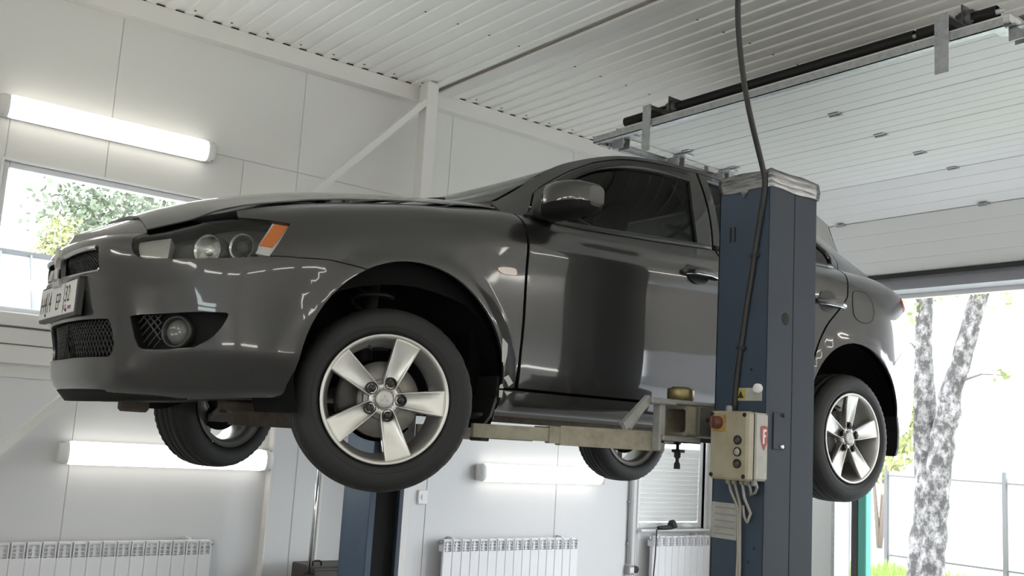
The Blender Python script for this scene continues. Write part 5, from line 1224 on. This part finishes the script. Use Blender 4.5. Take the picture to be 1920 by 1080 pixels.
sf = MB(); sf.bar((2.55, -.48, -.02), (2.55, .48, -.02), .16, .08); sf.build('rear_crossmember', M_under, car)
for s_ in (-1, 1):
    MB().bar((2.55, .35*s_, -.02), (2.63, .72*s_, -.01), .08, .04).build('control_arm', M_under, car); MB().bar((2.15, .55*s_, .04), (2.62, .66*s_, -.01), .06, .05).build('trailing_arm', M_under, car)
ut_ = MB()
ut_.loft([[(x, y, z) for y in (-.42, -.38, 0, .38, .42)] + [(x, y, z+.012) for y in (.42, .38, 0, -.38, -.42)] for x, z in ((-.62, -.040), (-.58, -.056), (-.52, -.050), (-.36, -.028), (-.20, -.02))], smooth=False)
ut_.build('undertray', M_under, car)
br = MB().box(-.640, -.545, -.10, -.02, -.092, -.03, .01); br.build('tow_eye_bracket', M_under, car)
MB().box(-.27, -.13, -.20, -.12, -.075, -.02, .012).build('mount_bracket', M_under, car)
MB().tube([(.5, .05, -.0), (1.5, .08, -.0), (2.2, .12, .0), (2.5, .2, .03)], .028, 12).build('exhaust_pipe', mat('rusty_exhaust', (.10, .075, .055), .7, .4, noise=.4), car)
MB().loft([[(x, .25+.20*math.cos(t)*k, .06+.085*math.sin(t)*k) for t in np.linspace(0, 2*math.pi, 17)[:-1]] for x, k in ((2.95, .5), (2.98, .92), (3.02, 1), (3.28, 1), (3.32, .92), (3.35, .5))]).build('exhaust_silencer', mat('rusty_exhaust', (.10, .075, .055), .7, .4, noise=.4), car)
for s_ in (-1, 1):
    MB().loft([[(x+.004, (y)*s_, z) for y in (-.86, -.66)]+[(x+.018, y*s_, z) for y in (-.66, -.86)] for x, z in ((3.035, .13), (3.045, .05), (3.04, -.03), (3.02, -.075))], smooth=False).build('mud_flap', M_bplast, car)
    MB().loft([[(x+.004, (y)*s_, z) for y in (-.845, -.60)]+[(x+.016, y*s_, z) for y in (-.60, -.845)] for x, z in ((.478, .12), (.474, .04), (.452, -.03), (.415, -.075))], smooth=False).build('mud_flap', M_bplast, car)

m_ = MB(); uu = np.concatenate([-np.linspace(.02, .74, 22)[::-1], np.linspace(.02, .74, 22)]); rings = []
for u in uu:
    a = SP.at([abs(u)], [.004])[0]; b = SP.at([abs(u)], [.045])[0]; k = max(.12, 1-(abs(u)/.78)**1.5); sy = -1 if u < 0 else 1
    rings.append([(a[0]+.01, a[1]*sy, a[2]+.004), (b[0]+.004+.010*(1-k), b[1]*sy, b[2]-.004), (a[0]-.012*k+.004, a[1]*sy, a[2]-.015*k), (a[0]+.05, a[1]*sy*.97, a[2]-.012*k)])
m_.loft(rings).build('lip_spoiler', M_recess, car)
# ---------------------------------------------------------------- two-post lift
M_blue = mat('blue_lift_paint', (.036, .056, .088), .5, noise=.22, nscale=3.5, ncol=(.030, .046, .070), bump=.05, bscale=30)
M_blue2 = mat('blue_lift_paint_lit_tone', (.028, .036, .049), .6, spec=.35)  # same blue paint, toned apart for the light on the outer faces
M_beige = mat('worn_beige_paint', (.29, .265, .20), .55, noise=.4, nscale=16, ncol=(.18, .155, .11))
M_grey = mat('light_grey_casting', (.28, .28, .26), .5, noise=.25, nscale=14)
M_tape = mat('silver_tape', (.30, .30, .31), .28, .85, noise=.45, nscale=10, ncol=(.05, .05, .052), stretch=(1, 1, 9))
X0, X1, Y0, Y1, ZT = 1.213, 1.509, -1.5, -1.255, 2.60
lp = empty('lift_column', ((X0+X1)/2, -1.38, 0), 0, 'near blue lift column with a taped top and control box, in front of the car door', 'lift column')
MB().box(X0, X0+.006, Y0, Y1, .02, ZT, .002).build('side_plate', M_blue, lp)
m_ = MB(); m_.box(X0, 1.362, Y0, Y0+.008, .02, ZT, .003); m_.build('front_plate', M_blue2, lp)
MB().box(1.367, X1, Y0+.003, Y0+.011, .02, ZT, .003).build('cover_plate', M_blue2, lp)
MB().box(1.356, 1.372, Y0+.011, Y0+.02, .02, ZT).build('plate_joint', mat('dark_blue_gap', (.01, .015, .025), .7), lp)
MB().box(X1-.008, X1, Y0+.01, Y1, .02, ZT, .002).build('side_plate', M_blue, lp)
for xa, xb in ((X0, X0+.09), (X1-.09, X1)): MB().box(xa, xb, Y1-.008, Y1, .02, ZT, .002).build('lip_plate', M_blue, lp)
MB().box(1.05, 1.68, -1.62, -1.15, 0, .02, .004).build('base_plate', M_blue, lp)
# taped cap: wavy wraps of foil tape
for k, (z0, z1, e) in enumerate(((2.562, 2.592, .003), (2.580, 2.612, .005), (2.602, 2.632, .003))):
    rings = []
    per = []
    for (xa, ya), (xb, yb) in (((X0, Y0), (X1, Y0)), ((X1, Y0), (X1, Y1)), ((X1, Y1), (X0, Y1)), ((X0, Y1), (X0, Y0))):
        for i in range(10): per.append((xa+(xb-xa)*i/10, ya+(yb-ya)*i/10))
    cx, cy = (X0+X1)/2, (Y0+Y1)/2
    def ring(z, e_, sd): 
        return [(cx+(x-cx)*(1+e_/.14), cy+(y-cy)*(1+e_/.12), z+.0028*math.sin(i*.9+sd*2.1)) for i, (x, y) in enumerate(per)]
    MB().loft([ring(z0, e, k), ring((z0+z1)/2, e+.002, k+1), ring(z1, e-.001, k+2)], (k == 9, k == 2)).build('foil_tape', M_tape, lp)
MB().add([(X0-.006, -1.40, 2.56), (X0-.006, -1.36, 2.565), (X0-.008, -1.375, 2.535)], [(0, 1, 2)]).build('tape_flap', M_tape, lp)
# openings, bolts, plates
MB().lathe([(-.0006, 0), (-.0006, .021), (.0, .024), (.004, .021)], (1.318, Y0, 2.068), (0, 1, 0), 20).build('oval_hole', M_black, lp)
for yy in (-1.313, -1.334): MB().box(X0-.001, X0+.001, yy-.0045, yy+.0045, 2.366, 2.425).build('slot', M_black, lp)
MB().box(1.252, 1.322, Y0-.005, Y0, 1.578, 1.715, .004).build('bolted_plate', M_blue2, lp)
for x, z in ((1.307, 1.705), (1.302, 1.590)): MB().lathe([(-.010, 0), (-.010, .007), (-.005, .008)], (x, Y0, z), (0, 1, 0), 8).build('plate_bolt', M_black if z > 1.65 else M_chrome, lp)
for y, z in ((-1.45, 2.44), (-1.46, 1.22), (-1.435, 1.17), (-1.40, 1.18), (-1.43, 1.87)): MB().lathe([(-.004, 0), (-.004, .005), (-.001, .006)], (X0, y, z), (1, 0, 0), 8).build('plate_bolt', M_blue2, lp)
wp_ = MB().box(X0-.004, X0-.001, -1.512+.03, -1.364, 1.752, 1.800, .001).build('warning_plate', mat('grey_label_plate', (.42, .41, .37), .5, noise=.2), lp)
MB().box(X0-.0048, X0-.004, -1.405, -1.366, 1.756, 1.796).build('warning_patch', mat('yellow_label', (.42, .36, .06), .5), wp_)
MB().add([(X0-.0056, -1.385, 1.790), (X0-.0056, -1.371, 1.762), (X0-.0056, -1.400, 1.762)], [(0, 1, 2)]).build('warning_triangle', M_ink, wp_)
MB().lathe([(-.004, .0), (-.016, .0), (-.018, .014), (-.012, .0185), (0, .0185)], (X0-.004, -1.468, 1.797), (1, 0, 0), 18).build('white_knob', M_pvc, wp_)
lb = MB().box(X0-.003, X0-.001, -1.379, -1.260, 1.240, 1.372, .0005).build('paper_label', mat('paper_label', (.42, .41, .38), .7, noise=.25, nscale=9), lp)
for k in range(5): MB().box(X0-.0036, X0-.003, -1.37, -1.275, 1.350-k*.024, 1.356-k*.024).build('faded_line', mat('faded_ink', (.26, .26, .25), .7), lb)

# control box on the column
BX0, BX1, BY0, BY1, BZ0, BZ1 = 1.090, 1.212, -1.515, -1.342, 1.462, 1.706
cb = empty('control_box', (1.15, -1.43, BZ0), 0, 'beige electric control box with three round buttons hung on the near blue column', 'control box')
M_cb = mat('stained_beige_box', (.34, .305, .22), .5, noise=.35, nscale=7, ncol=(.25, .21, .135)); M_cb2 = mat('pale_box_side', (.40, .385, .34), .5, noise=.15)
MB().box(BX0+.045, BX1, BY0, BY1, BZ0, BZ1, .008).build('box_body', M_cb2, cb)
lid = MB().box(BX0, BX0+.042, BY0-.001, BY1+.001, BZ0-.001, BZ1+.001, .008).build('lid', M_cb, cb)
MB().box(BX0+.041, BX0+.046, BY0+.004, BY1-.004, BZ0+.004, BZ1-.004).build('lid_seal', M_black, cb)
for y in (BY0+.014, BY1-.012):
    for z in (BZ0+.014, BZ1-.012): MB().lathe([(-.004, 0), (-.004, .007), (.0, .008), (.001, .008)], (BX0, y, z), (1, 0, 0), 10).build('lid_screw', M_black, lid)
rs = MB().box(BX0-.006, BX0, -1.418, -1.358, 1.632, 1.692, .002).build('switch_plate', mat('rusty_yellow', (.40, .26, .07), .5, noise=.5, ncol=(.22, .12, .04)), cb)
m_ = MB().lathe([(-.006, .024), (-.030, .022), (-.034, .016), (-.034, 0)], (BX0, -1.384, 1.664), (1, 0, 0), 24); m_.box(BX0-.046, BX0-.03, -1.388, -1.380, 1.642, 1.686, .002)
m_.build('rotary_switch', mat('brown_red_knob', (.10, .030, .018), .4, noise=.4), rs)
for z, mm_ in ((1.604, 'dark_button'), (1.562, 'pale_button'), (1.520, 'dark_button')):
    b_ = MB().lathe([(0, .0165), (-.006, .0165), (-.007, .0135), (-.004, .013)], (BX0, -1.474, z), (1, 0, 0), 22).build('button_ring', M_black, cb)
    MB().lathe([(-.003, .0128), (-.0075, .012), (-.0085, .0), ], (BX0, -1.474, z), (1, 0, 0), 20).build('button', mat(mm_, (.05, .045, .035) if mm_ == 'dark_button' else (.36, .34, .25), .4), b_)
MB().lathe([(0, .012), (.016, .012), (.022, .009), (.022, 0)], (BX0+.03, -1.405, BZ1), (0, 0, 1), 14).build('cable_gland', M_grey, cb)
# red shield with an F
M_red = mat('red_shield', (.30, .035, .03), .45)
sh = [(-.024, .040), (0, .043), (.024, .040), (.025, .0), (.018, -.022), (0, -.046), (-.018, -.022), (-.025, .0)]
sc_x, sc_z = 1.184, 1.618
shd = MB().prism([(x*.82, z) for x, z in sh], (sc_x, BY0-.0008, sc_z), (1, 0, 0), (0, 0, 1), .0006).build('red_shield', M_red, cb)
MB().prism([(-.008, -.022), (-.008, .030), (.012, .030), (.012, .021), (.001, .021), (.001, .010), (.009, .010), (.009, .002), (.001, .002), (.001, -.022)], (sc_x, BY0-.0016, sc_z), (1, 0, 0), (0, 0, 1), .0005).build('shield_letter', mat('shield_white', (.62, .60, .58), .5), shd)
# cables under the box
ctab = MB()
cbl = empty('box_cables', (1.18, -1.42, .9), 0, 'grey cables hanging from the bottom of the beige control box', 'cables')
M_cab = mat('grey_beige_cable', (.33, .31, .27), .6)
for k, pts in enumerate((((1.15, -1.385, 1.46), (1.16, -1.390, 1.42), (1.185, -1.405, 1.36), (1.190, -1.405, 1.2), (1.195, -1.395, .95), (1.2, -1.39, .5)), ((1.15, -1.412, 1.46), (1.165, -1.410, 1.43), (1.188, -1.412, 1.37), (1.194, -1.412, 1.15), (1.2, -1.40, .6)), ((1.15, -1.448, 1.46), (1.16, -1.452, 1.40), (1.19, -1.458, 1.345), (1.195, -1.440, 1.31), (1.197, -1.425, 1.33), (1.2, -1.415, 1.37)), ((1.15, -1.47, 1.46), (1.16, -1.476, 1.44), (1.18, -1.466, 1.418), (1.2, -1.447, 1.41)), ((1.16, -1.50, 1.46), (1.17, -1.50, 1.44), (1.19, -1.476, 1.42), (1.2, -1.452, 1.412)))):
    q = [Vector(p) for p in pts]; fine = []
    for i in range(len(q)-1):
        for t in range(4): fine.append(q[i].lerp(q[i+1], t/4))
    fine.append(q[-1]); MB().tube(fine, .0052, 8).build('cable', M_cab, cbl)
for y in (-1.385, -1.412, -1.448, -1.47, -1.50): MB().lathe([(0, .010), (-.012, .010), (-.018, .007), (-.018, 0)], (1.15, y, BZ0), (0, 0, 1), 10).build('gland', M_grey if y < -1.46 else M_cb, cbl)
# cable from the ceiling down the column
cc = empty('ceiling_cable', (1.2, -1.45, 1.7), 0, 'black cable hanging from the ceiling and down the near blue lift column', 'cable')
P_ = [Vector(p) for p in ((1.03, -1.50, ZC-.01), (1.02, -1.50, 3.7), (1.00, -1.50, 3.35), (1.00, -1.498, 3.15), (1.05, -1.495, 2.92), (1.12, -1.49, 2.75), (1.185, -1.482, 2.63), (1.204, -1.478, 2.55), (1.204, -1.456, 2.41), (1.205, -1.433, 2.27), (1.205, -1.412, 2.14), (1.205, -1.388, 1.98), (1.205, -1.370, 1.85), (1.205, -1.36, 1.72))]
MB().tube([tuple(v) for v in cspline(list(range(len(P_))), [list(p) for p in P_], np.linspace(0, len(P_)-1, 70))], .0105, 10).build('cable_run', M_rubber, cc)
MB().box(1.0, 1.06, -1.53, -1.47, ZC-.02, ZC, .004).build('ceiling_clip', M_rubber, cc)
for z, y in ((2.30, -1.438), (1.95, -1.384)): MB().box(1.196, X0, y-.02, y+.02, z-.006, z+.006, .002).build('cable_tie', M_rubber, cc)

# carriage and arms of the near column
ca_ = empty('lift_carriage', (1.20, -1.2, 1.6), 0, 'worn beige lift carriage with a brass pad beside the control box', 'lift carriage')
yc = -1.2
def sq_tube(name, x0, x1, y0, y1, z0, z1, t, m, parent):
    o = MB()
    R = []
    def rr(ya, yb, za, zb, r, n=4):
        out = []
        for cy, cz, a in ((yb-r, zb-r, 0), (ya+r, zb-r, 90), (ya+r, za+r, 180), (yb-r, za+r, 270)):
            for i in range(n+1): out.append((cy+r*math.cos(math.radians(a+90*i/n)), cz+r*math.sin(math.radians(a+90*i/n))))
        return out
    A = rr(y0, y1, z0, z1, .016); B = rr(y0+t, y1-t, z0+t, z1-t, .012)
    L = [[(x1, y, z) for y, z in A], [(x0, y, z) for y, z in A], [(x0, y, z) for y, z in B], [(x1-.01, y, z) for y, z in B]]
    o.loft(L, (True, True), False); return o.build(name, m, parent)
M_dirty = mat('dark_greasy_steel', (.10, .095, .08), .6, noise=.5, nscale=12)
sq_tube('square_tube', 1.086, 1.36, -1.24, -1.110, 1.608, 1.726, .015, M_beige, ca_)
MB().box(1.125, 1.34, -1.258, -1.242, 1.612, 1.725, .004).build('side_plate', M_dirty, ca_)
MB().box(1.015, 1.30, -1.24, -1.10, 1.726, 1.742, .004).box(.895, 1.03, -1.235, -1.205, 1.720, 1.742, .004).build('top_plate', M_grey, ca_)
MB().lathe([(0, .046), (.008, .052), (.038, .052), (.046, .050), (.046, .040), (.052, .034), (.052, 0)], (1.115, -1.17, 1.744), (0, 0, 1), 32).build('brass_pad', mat('worn_brass', (.26, .21, .10), .4, .8, noise=.4, nscale=20), ca_)
MB().bar((.778, -1.205, 1.628), (.905, -1.205, 1.738), .022, .030).build('diagonal_strut', M_grey, ca_)
MB().bar((.835, -1.175, 1.625), (.93, -1.175, 1.735), .014, .022).build('diagonal_strut', M_grey, ca_)
MB().box(.948, .978, -1.225, -1.185, 1.548, 1.735, .004).build('post_plate', M_grey, ca_)
MB().box(.955, 1.16, -1.24, -1.09, 1.588, 1.606, .004).box(.955, 1.03, -1.225, -1.15, 1.575, 1.59, .004).build('foot_plate', M_grey, ca_)
MB().lathe([(-.004, 0), (-.004, .008), (0, .009)], (1.17, -1.258, 1.675), (0, 1, 0), 10).build('pin_hole', M_black, ca_)
MB().box(1.235, 1.49, -1.245, -1.13, 1.612, 1.74, .01).build('slide_block', M_dirty, ca_)
ar = empty('lift_beam', (.9, -1.1, 1.56), 0, 'worn beige telescopic lift arm reaching under the front sill', 'lift arm')
pA, pB = Vector((1.02, -1.165, 1.583)), Vector((.40, -.835, 1.583)); dA = (pB-pA).normalized()
MB().bar(pA, pA+dA*.40, .085, .072).build('outer_tube', M_beige, ar)
MB().bar(pA+dA*.36, pB+dA*.02, .066, .050).build('inner_tube', M_beige, ar)
MB().bar(pA+dA*.395, pA+dA*.44, .078, .062).build('collar', M_beige, ar)
pp = c2w((.50, -.735, 0)); pp = Vector((pp.x-.02, pp.y-.02, 1.60))
MB().lathe([(-.035, .02), (-.035, .028), (.02, .028), (.03, .05), (.048, .05), (.05, .046), (.05, 0)], pp, (0, 0, 1), 24).build('lift_pad', M_rubber, ar)
MB().box(pp.x-.022, pp.x+.022, pp.y-.035, pp.y+.035, 1.545, 1.565, .004).build('pad_nut', M_rubber, ar)
a2 = empty('lift_beam', (1.7, -1.1, 1.56), 0, 'lift arm reaching back from the near column towards the rear sill', 'lift arm')
qA, qB = Vector((1.42, -1.165, 1.583)), Vector((2.05, -.86, 1.583)); dB = (qB-qA).normalized()
MB().bar(qA, qA+dB*.42, .085, .072).build('outer_tube', M_beige, a2); MB().bar(qA+dB*.38, qB, .066, .050).build('inner_tube', M_beige, a2)
MB().lathe([(-.03, .028), (.02, .028), (.03, .05), (.048, .05), (.048, 0)], qB+Vector((-.02, .02, .02)), (0, 0, 1), 24).build('lift_pad', M_rubber, a2)
pn = empty('locking_pin', (1.16, -1.12, 1.48), 0, 'black locking pin hanging under the beige lift carriage', 'pin')
MB().lathe([(0, .0), (0, .013), (.02, .012), (.028, .007), (.04, .007), (.045, .013), (.062, .013), (.068, .007), (.115, .007), (.115, 0)], (1.168, -1.115, 1.483), (0, 0, 1), 14).build('pin_body', M_rubber, pn)
MB().tube([(1.14, -1.115, 1.552), (1.205, -1.115, 1.552)], .006, 8).build('cross_handle', M_rubber, pn)

# far column, its carriage and arms
fc = empty('lift_column', (1.32, 1.38, 0), 0, 'far blue lift column with a black open slot, below the front wheel', 'lift column')
FX0, FX1, FY0, FY1 = 1.20, 1.425, 1.243, 1.55
MB().box(FX0, FX0+.008, FY0, FY1, .02, ZT, .002).build('side_plate', mat('blue_far_paint', (.055, .09, .145), .5, noise=.15, nscale=4), fc)
MB().box(FX0, FX0+.038, FY0-.004, FY0+.006, .02, ZT, .002).build('lip_plate', mat('blue_edge_paint', (.045, .075, .115), .5), fc)
MB().box(FX1-.028, FX1, FY0-.004, FY0+.006, .02, ZT, .002).build('lip_plate', M_blue, fc)
MB().box(FX1-.008, FX1, FY0, FY1, .02, ZT, .002).build('side_plate', M_blue, fc)
MB().box(FX0, FX1, FY1-.008, FY1, .02, ZT, .002).build('back_plate', M_blue, fc)
MB().box(FX0+.010, FX1-.010, FY0+.06, FY0+.07, .02, 1.40).build('slot_cover', M_black, fc)
MB().box(1.05, 1.62, 1.15, 1.65, 0, .02, .004).build('base_plate', M_blue, fc)
fcc = empty('lift_carriage', (1.32, 1.2, 1.5), 0, 'lift carriage on the far column, hidden behind the front wheel', 'lift carriage')
MB().box(1.24, 1.385, 1.10, 1.30, 1.42, 1.72, .01).build('slide_block', M_dirty, fcc)
for sx, ex_, lab in ((1.20, .48, 'far lift arm reaching forward under the far sill'), (1.42, 2.05, 'far lift arm reaching back under the far sill')):
    a3 = empty('lift_beam', (sx, 1.15, 1.56), 0, lab, 'lift arm')
    p, q = Vector((sx, 1.15, 1.583)), Vector((ex_, .86, 1.583)); d = (q-p).normalized()
    MB().bar(p, p+d*.42, .085, .072).build('outer_tube', M_beige, a3); MB().bar(p+d*.38, q, .066, .050).build('inner_tube', M_beige, a3)
    MB().lathe([(-.03, .028), (.02, .028), (.03, .05), (.048, .05), (.048, 0)], q+Vector((0, -.1, .018)), (0, 0, 1), 24).build('lift_pad', M_rubber, a3)
    MB().bar(q, q+Vector((0, -.13, -.0)), .07, .04).build('pad_carrier', M_beige, a3)
# ---------------------------------------------------------------- overhead sectional door, run back under the ceiling
gd = empty('garage_door', (4.2, -.4, 2.95), 0, 'white sectional garage door raised along its ceiling tracks', 'garage door')
M_door = mat('white_door_sheet', (.66, .655, .64), .45, spec=.35)
sh_y = lambda X: .036*(X-2.6)
JX = [(2.63, 3.60), (3.211, 3.60), (3.724, 3.60), (4.215, 3.60), (4.675, 3.60), (5.13, 3.435), (5.40, 3.045)]
DL, DR = .845, -1.735
for (xa, za), (xb, zb) in zip(JX[:-1], JX[1:]):
    a, b = Vector((xa, 0, za)), Vector((xb, 0, zb)); d = (b-a); L = d.length; d.normalize(); n = Vector((-d.z, 0, d.x)); n = n if n.z > 0 else -n
    g = .002; prof = [(g, .004), (g+.004, 0)]
    ng = max(2, int(L/.1))
    for k in range(1, ng): t = L*k/ng; prof += [(t-.003, 0), (t, .002), (t+.003, 0)]
    prof += [(L-g-.004, 0), (L-g, .004), (L-g, .04), (g, .04)]
    rings = []
    for yy in (DR, DL): rings.append([tuple(a+d*t+n*h+Vector((0, yy+sh_y(a.x+d.x*t), 0))) for t, h in prof])
    pn_ = MB().loft(rings, (True, True), False).build('door_section', M_door, gd)
    for yy in (DR, DL):   # steel end caps
        s_ = 1 if yy > 0 else -1
        MB().frame_box(a+d*L/2+n*.02+Vector((0, yy+sh_y(a.x+d.x*L/2)+s_*.003, 0)), (d, (0, 1, 0), n), (L/2-.004, .003, .024)).build('end_cap', M_steel, pn_)
for (X, Z) in JX[1:6]:
    for yy in ((DL+DR)/2, DL-.12, DR+.12):
        h = MB(); y = yy+sh_y(X)
        h.box(X-.035, X+.035, y-.035, y+.035, Z-.006, Z-.001, .002); h.tube([(X, y-.04, Z-.009), (X, y+.04, Z-.009)], .007, 8); h.build('hinge', M_steel, gd)
MB().box(5.385, 5.43, DR+.08, DL+.10, 3.005, 3.045, .004).build('bottom_seal', M_rubber, gd)
# tracks: a C rail each side, cross bar, spring shaft, hangers
def c_rail(y, x0, x1, z, s_):
    m_ = MB(); w_, h_, t = .052, .030, .003
    m_.box(x0, x1, y-w_/2 if s_ > 0 else y-w_/2, y+w_/2, z+h_-t, z+h_) if False else None
    m_.box(x0, x1, y-t/2+s_*h_/2, y+t/2+s_*h_/2, z-w_/2, z+w_/2); m_.box(x0, x1, min(y-s_*h_/2, y+s_*h_/2), max(y-s_*h_/2, y+s_*h_/2), z+w_/2-t, z+w_/2); m_.box(x0, x1, min(y-s_*h_/2, y+s_*h_/2), max(y-s_*h_/2, y+s_*h_/2), z-w_/2, z-w_/2+t)
    return m_
tk = empty('door_track', (4, 0, 3.5), 0, 'galvanised ceiling track frame with spring shaft carrying the raised door', 'track')
yl = lambda X: .955+sh_y(X)
for s_, y in ((1, .985), (-1, -1.80)):
    m_ = c_rail(y, 2.60, 5.0, 3.575, s_)
    m_.build('rail', M_steel, tk)
    pts = [(5.0, 3.575), (5.15, 3.55), (5.27, 3.48), (5.36, 3.36), (5.41, 3.2), (5.42, 3.0)]
    for (xa, za), (xb, zb) in zip(pts[:-1], pts[1:]): MB().bar((xa, y, za), (xb, y, zb), .052, .03, (0, 1, 0)).build('rail_bend', M_steel, tk)
    MB().bar((5.42, y+s_*.06, 3.0), (5.42, y+s_*.06, .02), .05, .03, (0, 1, 0)).build('upright_rail', M_steel, tk)
    for X in (3.7, 4.9): MB().box(X-.02, X+.02, y+s_*.02, y+s_*.026, 3.55, ZC, .001).build('hanger', M_steel, tk)
for X in (2.70, 3.26, 3.76, 4.25, 4.70):
    for s_, y in ((1, .985), (-1, -1.80)):
        o = MB(); ye = (DL if s_ > 0 else DR)+sh_y(X)
        o.box(X-.05, X+.05, min(ye-s_*.09, ye+s_*.02), max(ye-s_*.09, ye+s_*.02), 3.585, 3.598, .002)
        o.frame_box((X, ye+s_*.055, 3.575), ((1, 0, 0), (0, 1, -.2*s_), (0, .2*s_, 1)), (.028, .03, .004)); o.frame_box((X-.03, ye+s_*.03, 3.555), ((1, 0, 0), (0, 1, 0), (0, 0, 1)), (.003, .05, .035)); o.frame_box((X+.03, ye+s_*.03, 3.555), ((1, 0, 0), (0, 1, 0), (0, 0, 1)), (.003, .05, .035))
        o.tube([(X, ye, 3.562), (X, y, 3.562)], .006, 8)
        o.lathe([(-.009, 0), (-.009, .021), (.009, .021), (.009, 0)], (X, y, 3.562), (0, 1, 0), 16)
        o.build('roller_bracket', M_steel, tk)
MB().box(2.565, 2.605, -1.735, 1.01, 3.555, 3.560).box(2.565, 2.569, -1.735, 1.01, 3.555, 3.600).build('cross_bar', M_steel, tk)
MB().tube([(2.80, -1.63, 3.745), (2.80, .96, 3.745)], .013, 12).build('spring_shaft', M_steel, tk)
M_spring = mat('black_spring_steel', (.018, .018, .018), .5, .4)
for ya, yb in ((-1.60, -1.20+.02), (-1.17, .52), (.56, .95)):
    n = int((yb-ya)/.009); prof = []
    for k in range(n): prof += [(ya+k*.009, .030), (ya+k*.009+.0045, .034)]
    MB().lathe(prof, (2.80, 0, 3.745), (0, 1, 0), 14).build('torsion_spring', M_spring, tk)
for y in (.50, -1.45):
    o = MB(); o.box(2.545, 2.551, y-.035, y+.035, 3.40, 3.70, .001)
    o.bar((2.56, y-.03, 3.60), (2.56, y+.025, 3.42), .012, .028)
    o.build('hanger_plate', M_steel, tk)
    o = MB(); o.box(2.74, 2.86, y-.004, y+.004, 3.69, 3.81, .001); o.lathe([(-.03, .02), (-.03, .05), (.03, .05), (.03, .02)], (2.80, y, 3.745), (0, 1, 0), 20); o.box(2.55, 2.90, y-.02, y+.02, 3.69, 3.70)
    for k in range(5): o.lathe([(-.045, 0), (-.045, .007), (.045, .007)], (2.80+.04*math.cos(k*1.26), y, 3.745+.04*math.sin(k*1.26)), (0, 1, 0), 6)
    o.build('shaft_bearing', mat('dark_bearing_steel', (.10, .10, .105), .45, .7), tk)
